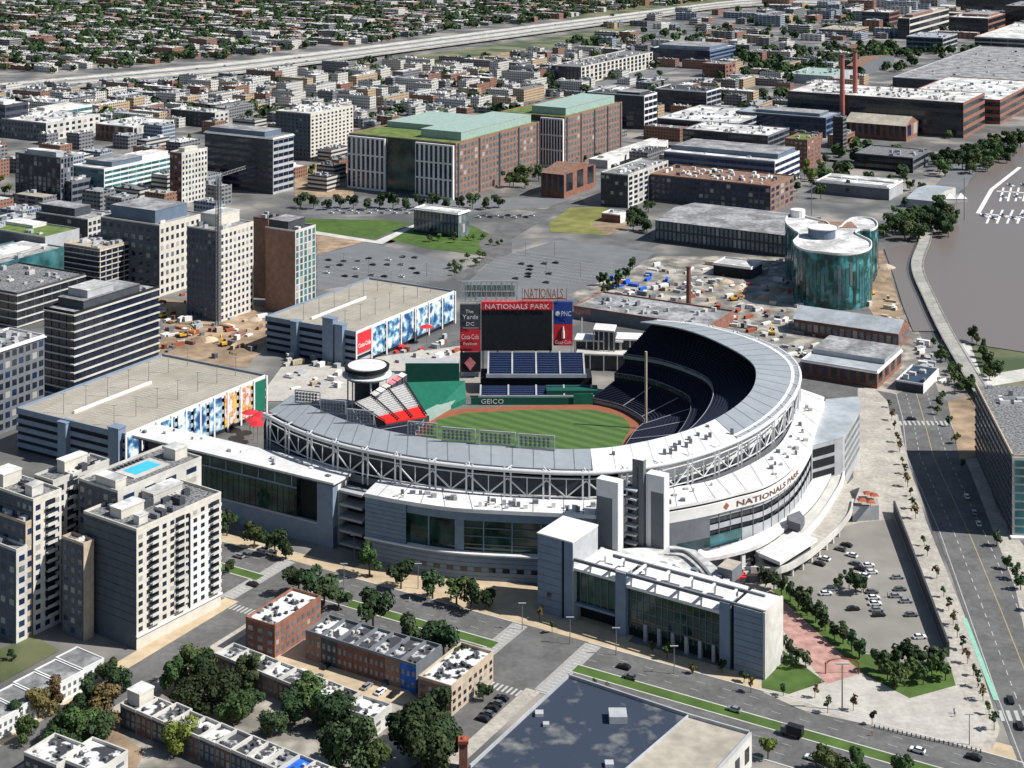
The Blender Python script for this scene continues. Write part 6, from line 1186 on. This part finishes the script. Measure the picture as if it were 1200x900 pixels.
for i in range(44):
    k = q.random() * (len(T_) - 2); j = int(k); e = q.choice((.2, .26, .68, .74)); p = B_[j].lerp(T_[j], e).lerp(B_[j + 1].lerp(T_[j + 1], e), k - j); d = T_[j + 1] - T_[j]; car(zed(p, 4.1), math.atan2(d.y, d.x), q.choice(('white', 'silver', 'black', 'gray')), 'small vehicle on the elevated freeway', 'vehicles on the elevated freeway', False)
# ---- works yards: containers, trucks, heaps
def yard_box(px, py, s, m, lb, grp, ang):
    mb = MB(); L_, w_, h_ = s; mb.box(-L_ / 2, -w_ / 2, 0, L_ / 2, w_ / 2, h_); n = int(L_ / 1.2)
    for i in range(n): mb.box(-L_ / 2 + i * L_ / n, -w_ / 2 - .06, .15, -L_ / 2 + (i + .45) * L_ / n, w_ / 2 + .06, h_ - .15)
    o = part('container', mb, [m], None); o.location = W(px, py, .1); o.rotation_euler.z = ang; tag(o, lb, 'container', grp)
cn = {'red': 'red', 'white': 'white', 'lgray': 'pale grey', 'mgray': 'grey', 'tarp': 'bright blue', 'rust': 'rust red', 'offwhite': 'cream', 'brown': 'brown', 'tan': 'tan'}
for reg, n, cols, lb in (([(700, 345), (760, 310), (930, 305), (950, 350), (900, 395), (790, 368)], 150, ('white', 'lgray', 'mgray', 'offwhite', 'white', 'rust', 'tan'), 'in the works yard before the grey warehouse'), ([(905, 375), (930, 372), (1020, 405), (1062, 420), (1030, 432), (940, 430), (905, 400)], 55, ('white', 'lgray', 'mgray', 'offwhite'), 'between the two brick sheds'),
        ([(160, 352), (215, 345), (310, 372), (300, 420), (200, 420), (175, 390)], 80, ('brown', 'tan', 'lgray', 'white', 'rust', 'mgray'), 'on the dirt building site'), ([(1070, 400), (1092, 405), (1110, 450), (1085, 445)], 18, ('white', 'lgray'), 'near the boardwalk'), ([(690, 335), (730, 322), (745, 335), (700, 345)], 6, ('tarp', 'white'), 'by the car park corner'),
        ([(730, 318), (790, 325), (780, 345), (740, 345)], 8, ('tarp', 'lgray'), 'in the middle of the works yard'), ([(345, 415), (400, 428), (410, 455), (350, 460), (320, 440)], 26, ('white', 'offwhite', 'tan', 'lgray'), 'on the left concourse'), ([(440, 402), (530, 395), (540, 418), (470, 430)], 26, ('white', 'offwhite', 'rust', 'lgray', 'white', 'red'), 'on the concourse under the picture banners'), ([(1010, 350), (1045, 350), (1060, 378), (1030, 378)], 10, ('tan', 'offwhite'), 'on the dirt beside the glass drum')):
    q = random.Random(n); xs = [p[0] for p in reg]; ys = [p[1] for p in reg]; k = 0; cn['pink'] = 'pink'
    while k < n:
        x, y = q.uniform(min(xs), max(xs)), q.uniform(min(ys), max(ys))
        if not inside(x, y, reg): continue
        k += 1; c = q.choice(cols); yard_box(x, y, (q.uniform(2, 7.5), q.uniform(1.4, 2.6), q.uniform(.8, 2.8)), c, '%s container or stack %s' % (cn[c], lb), '%s containers %s' % (cn[c], lb), ANG + q.choice((0, 1.57, .3, -.4)))
for i in range(22):
    px, py = R.choice(((R.uniform(1000, 1050), R.uniform(300, 375)), (R.uniform(165, 300), R.uniform(355, 420)), (R.uniform(840, 930), R.uniform(325, 380)))); mb = MB(); r = R.uniform(3, 8); n = 12
    rings = [[(r * k * math.cos(a * 6.283 / n) * R.uniform(.85, 1.15), r * k * math.sin(a * 6.283 / n) * R.uniform(.85, 1.15), r * .42 * (1 - k) ** .8) for a in range(n)] for k in (1, .7, .35)]
    mb.v = [v for g_ in rings for v in g_] + [(0, 0, r * .4)]; mb.f = [(g_ * n + a, g_ * n + (a + 1) % n, (g_ + 1) * n + (a + 1) % n, (g_ + 1) * n + a) for g_ in range(2) for a in range(n)] + [(2 * n + a, 2 * n + (a + 1) % n, 3 * n) for a in range(n)]; mb.m = [0] * len(mb.f)
    o = part('earth_mound', mb, [R.choice(('dirt', 'tan', 'walk_tan'))], None); o.location = W(px, py, .1); tag(o, 'rough mound of tan earth on a building site', 'mound', 'earth mounds on the building sites')
for i, (px, py, a_) in enumerate(((215, 395, .5), (262, 405, 2.), (190, 372, 1.), (1020, 345, 2.4), (860, 352, .3), (905, 392, 1.4))):
    t = thing('excavator', '%s yellow excavator from the left of the muddy work sites' % ORD[sorted((215, 262, 190, 1020, 860, 905)).index(px)], 'excavator', W(px, py, .2), a_, 'yellow excavators on the work sites')
    mb = MB(); mb.box(-2.2, -1.5, 0, 2.2, -.9, .9); mb.box(-2.2, .9, 0, 2.2, 1.5, .9); part('tracks', mb, ['dark'], t); mb = MB(); mb.box(-2.4, -1.4, 1, 1.4, 1.4, 2.2); part('body', mb, ['machine'], t); mb = MB(); mb.box(.2, -1.3, 2.2, 1.5, -.1, 3.4); part('cab', mb, ['glass_dark'], t)
    mb = MB(); mb.bar((1.2, .4, 2), (4.4, .4, 5.2), .55); mb.bar((4.4, .4, 5.2), (6.6, .4, 2.4), .45); mb.box(6.0, -.2, 1.3, 7.2, 1, 2.5); part('boom', mb, ['machine'], t)
# tower crane and masts
t = thing('tower_crane', 'tall thin tower crane mast beside the pale cream tower', 'crane', W(256, 382)); mb = MB(); hc = 86
for sx_ in (-1, 1):
    for sy_ in (-1, 1): mb.bar((sx_, sy_, 0), (sx_, sy_, hc), .5)
for k in range(43): z = k * 2; mb.bar((-1, -1, z), (1, -1, z + 2), .18); mb.bar((-1, 1, z), (-1, -1, z + 2), .18); mb.bar((1, -1, z + 2), (1, 1, z), .18)
part('mast', mb, ['pole'], t); mb = MB()
for zz in (hc, hc + 1.6): mb.bar((-12, 0, zz), (30, 0, zz), .3)
for k in range(20): mb.bar((-12 + k * 2.1, 0, hc + 1.6 * (k % 2)), (-9.9 + k * 2.1, 0, hc + 1.6 * ((k + 1) % 2)), .2)
part('jib', mb, ['pole'], t); t.rotation_euler.z = 1.2; mb = MB(); mb.box(-12, -1, hc - 2, -9, 1, hc); part('counterweight', mb, ['concrete'], t)
for (px, py, hh, m, lb) in ((807, 360, 24, 'brick_dark', 'dark square chimney stack standing in the works yard'), (1130, 258, 32, 'pole', 'tall thin pole standing at the river edge'), (665, 200, 30, 'pole', 'thin mast between the brick offices'), (951, 262, 30, 'pole', 'thin mast behind the green glass drum')):
    mb = MB(); r = 1.6 if m == 'brick_dark' else .35; mb.tube((0, 0, 0), (0, 0, hh), r, 0, 8, r * .8); mb.tube((0, 0, hh), (0, 0, hh + .6), r * 1.1, 0, 8); o = part('mast', mb, [m], None); o.location = W(px, py); tag(o, lb, 'mast')
# lamp posts: on garage decks and the lots
lm = MB(); lm.tube((0, 0, 0), (0, 0, 9), .16, 0, 6, .1); LPM = lm.mesh('post', ['pole']); lm = MB(); lm.box(-1.3, -.18, 8.9, 1.3, .18, 9.15); LHM = lm.mesh('lamp_head', ['lgray'])
def lamp(p, label, group, s=1): t = thing('lamp_post', label, 'lamp post', p, 0, group); t.scale = (s, s, s); link('post', LPM, t); link('lamp_head', LHM, t)
for (g_, nm_) in ((GA, 'upper'), (GB, 'lower')):
    _, h, LN, LE, rz, p = g_; ux, uy = Vector((math.cos(rz), math.sin(rz), 0)), Vector((-math.sin(rz), math.cos(rz), 0))
    for i in range(7):
        for j, v in enumerate((.2, .66)): lamp(p + ux * LE * (i + .5) / 7 + uy * LN * v + Vector((0, 0, h)), '%s lamp post from the near end on the %s garage deck, %s row' % (ORD[i], nm_, ('right', 'left')[j]), 'lamp posts on the %s garage deck' % nm_)
for i, (x, y) in enumerate(((616, 300), (650, 300), (680, 325), (640, 320), (403, 312), (432, 322), (470, 318), (500, 325))): lamp(W(x, y), '%s lamp post in the big lots below the park' % ORD[i], 'lamp posts in the big lots', 1.1)
for i, (x, y) in enumerate(((415, 655), (490, 690), (612, 738), (668, 755), (722, 768), (790, 790), (1136, 873), (403, 690), (987, 833))): lamp(W(x, y), '%s lamp post from the left along the wide road' % ORD[i] if i < 8 else 'tall lamp post on the corner plaza with red truss ring', 'lamp posts along the wide road' if i < 8 else None, 1 if i < 8 else 1.6)
t = thing('ring_sculpture', 'red open truss arch at the end of the brick promenade', 'arch', W(987, 790)); mb = MB()
for k in range(16):
    a0, a1 = -1.4 + 2.8 * k / 16, -1.4 + 2.8 * (k + 1) / 16
    for rr in (5, 5.8): mb.bar((rr * math.sin(a0), 0, 3 + 2 * math.cos(a0)), (rr * math.sin(a1), 0, 3 + 2 * math.cos(a1)), .2)
    mb.bar((5 * math.sin(a0), 0, 3 + 2 * math.cos(a0)), (5.8 * math.sin(a1), 0, 3 + 2 * math.cos(a1)), .15)
part('truss', mb, ['rust'], t); mb = MB()
for x in (-5.3, 5.3): mb.tube((x, 0, 0), (x, 0, 3.4), .2)
part('post', mb, ['rust'], t)
# car park wall and bollards
a, b_ = Vector((153.8, 620, 0)), Vector((142.5, 503, 0)); d = b_ - a; mb = MB(); mb.obox(a, d, Vector((.7, 0, 0)), Vector((0, 0, 5))); tag(part('retaining_wall', mb, ['dgray'], None), 'long straight wall shading the right side of the car park', 'wall')  # raised and coloured dark so its shaded side reads as a dark strip
bm_ = MB(); bm_.tube((0, 0, 0), (0, 0, 1), .18, 0, 6); BM = bm_.mesh('bollard', ['dgray'])
for i in range(24): p = W(1025 + i * 5.4, 853 + i * 1.25, .1); o = link('bollard', BM, None, p); tag(o, '%s dark bollard from the left on the corner plaza kerb' % ORD[i], 'bollard', 'bollards on the corner plaza kerb')
# red umbrellas at the left concourse
for i, (x, y) in enumerate(((297, 515), (306, 509), (293, 506), (302, 520), (447, 402), (456, 398), (500, 402))):
    t = thing('parasol', '%s large red parasol on the left concourse' % ORD[i], 'parasol', W(x, y), 0, 'red parasols on the left concourse'); mb = MB(); n = 8; mb.add([(4 * math.cos(k * .785), 4 * math.sin(k * .785), 9) for k in range(8)] + [(0, 0, 10.6)], [(k, (k + 1) % 8, 8) for k in range(8)]); part('canopy', mb, ['red'], t); mb = MB(); mb.tube((0, 0, 0), (0, 0, 10.6), .15); part('post', mb, ['pole'], t)
# marina
t = thing('marina_dock', 'white floating dock with finger piers at the right edge', 'dock', W(1150, 250)); o = t.location
def dockbar(x0, y0, x1, y1, w_): a, b_ = W(x0, y0, .6) - o, W(x1, y1, .6) - o; mb = MB(); dd = b_ - a; s = Vector((dd.y, -dd.x, 0)).normalized() * w_; mb.obox(Vector((a.x, a.y, .1)) - s / 2, dd, s, Vector((0, 0, .6))); return mb
for (x0, y0, x1, y1) in ((1146, 250, 1162, 222), (1162, 222, 1195, 196), (1146, 250, 1230, 258), (1168, 224, 1230, 228)): part('pier', dockbar(x0, y0, x1, y1, 3.2), ['white'], t)
for k in range(6): part('finger', dockbar(1156 + k * 12, 262, 1163 + k * 12, 246, 1.6), ['white'], t); part('finger', dockbar(1172 + k * 9, 236, 1176 + k * 9, 220, 1.6), ['white'], t)
for k in range(13):
    px, py = (1153 + (k % 6) * 11.5, 254 + (k % 2) * 3) if k < 6 else (1176 + (k - 6) * 8, 232 - (k % 2) * 14); t = thing('motor_boat', '%s white motor boat from the left at the marina dock' % ORD[k], 'boat', W(px, py, .1), 1.9, 'white motor boats at the marina dock')
    mb = MB(); v = [(-4, -1.3, 0), (2.4, -1.3, 0), (4.6, 0, 0), (2.4, 1.3, 0), (-4, 1.3, 0)]; mb.prism([(x * 1.05, y * 1.1) for x, y, _ in v], .1, 1.2); part('hull', mb, ['white'], t); mb = MB(); mb.box(-1.8, -.9, 1.21, 1.4, .9, 2.4); part('cabin', mb, ['bluegray'], t)
t = thing('tent', 'white peaked tent on the quay beside the marina', 'tent', W(1100, 236)); mb = MB()
for k in range(3): x = k * 9; mb.add([(x - 5, -5, 3), (x + 4, -5, 3), (x + 4, 5, 3), (x - 5, 5, 3), (x, 0, 7)], [(0, 1, 4), (1, 2, 4), (2, 3, 4), (3, 0, 4)]); mb.box(x - 4.8, -4.8, 0, x + 3.8, 4.8, 2.9)
part('canopy', mb, ['white'], t)
for i, (x0, y0, s) in enumerate(((1030, 208, 10), (1068, 240, 9))): pass
# people on the plaza
PPL = [(1118, 836, 'car_blue', 'person in dark blue crossing the open corner plaza', .5), (1119, 840, 'car_gray', 'person in grey walking just below the one in dark blue on the plaza', 2.), (1022, 862, 'car_red', 'person in red walking along the plaza kerb', 1.), (963, 800, 'offwhite', 'person in white at the end of the brick promenade', 0.), (480, 705, 'car_white', 'person in white on the tan pavement before the facade', 2.), (1040, 700, 'car_black', 'person in black on the pale pavement beside the car park wall', 1.2)]
def person(px, py, m, lb, ang):
    me = bpy.data.meshes.new('person'); J = [(0, 0, .95), (0, 0, 1.2), (0, 0, 1.42), (0, .02, 1.55), (0, .03, 1.72), (.1, 0, .9), (.12, .05, .5), (.13, .0, .06), (.13, .16, .04), (-.1, 0, .9), (-.12, -.08, .5), (-.13, -.2, .08), (-.13, -.05, .04), (.2, 0, 1.4), (.26, -.04, 1.12), (.27, .08, .88), (-.2, 0, 1.4), (-.26, .04, 1.12), (-.27, .14, .9)]
    E_ = [(0, 1), (1, 2), (2, 3), (3, 4), (0, 5), (5, 6), (6, 7), (7, 8), (0, 9), (9, 10), (10, 11), (11, 12), (2, 13), (13, 14), (14, 15), (2, 16), (16, 17), (17, 18)]; rr = [.15, .14, .15, .06, .11, .1, .07, .045, .04, .1, .07, .045, .04, .07, .05, .04, .07, .05, .04]
    me.from_pydata(J, E_, []); me.materials.append(MATS[m]); bm = bmesh.new(); bm.from_mesh(me); bm.verts.layers.skin.verify(); bm.to_mesh(me); bm.free(); o = link('person', me, None, W(px, py, .15)); o.rotation_euler.z = ang; md = o.modifiers.new('skin', 'SKIN')
    for i, r in enumerate(rr): me.skin_vertices[0].data[i].radius = (r, r)
    me.skin_vertices[0].data[0].use_root = True; o.modifiers.new('smooth', 'SUBSURF').levels = 1; tag(o, lb, 'person')

for p_ in PPL: person(*p_)
# ================================================================ LIGHT, CAMERA
sun_dir = Vector((.98, -.20, 0)).normalized(); EL = math.radians(47)
d = Vector((sun_dir.x * math.cos(EL), sun_dir.y * math.cos(EL), math.sin(EL)))
sl = bpy.data.lights.new('sun', 'SUN'); sl.energy = 5.0; sl.angle = math.radians(.5); sl.color = (1, .975, .94)
so = bpy.data.objects.new('sun', sl); COL.objects.link(so); so.rotation_euler = d.to_track_quat('Z', 'Y').to_euler()
w = bpy.data.worlds.new('World'); sc.world = w; w.use_nodes = True; N = w.node_tree.nodes; L = w.node_tree.links
sk = N.new('ShaderNodeTexSky'); sk.sky_type = 'NISHITA'; sk.sun_disc = False; sk.sun_elevation = EL; sk.sun_rotation = math.atan2(d.x, d.y); sk.air_density = 1; sk.dust_density = .6
L.new(sk.outputs[0], N['Background'].inputs[0]); N['Background'].inputs[1].default_value = .068
cam = bpy.data.cameras.new('camera'); co = bpy.data.objects.new('camera', cam); COL.objects.link(co); sc.camera = co
co.location = (0, 0, H); co.rotation_euler = (math.radians(90), 0, 0); cam.sensor_width = 36; cam.lens = 36 * F / 1200; cam.shift_y = -575 / 1200; cam.clip_start = 1; cam.clip_end = 30000
sc.view_settings.view_transform = 'Standard'; sc.view_settings.look = 'None'; sc.view_settings.exposure = 0.33; sc.view_settings.gamma = 1
sc.cycles.max_bounces = 4; sc.cycles.diffuse_bounces = 2; sc.cycles.glossy_bounces = 2
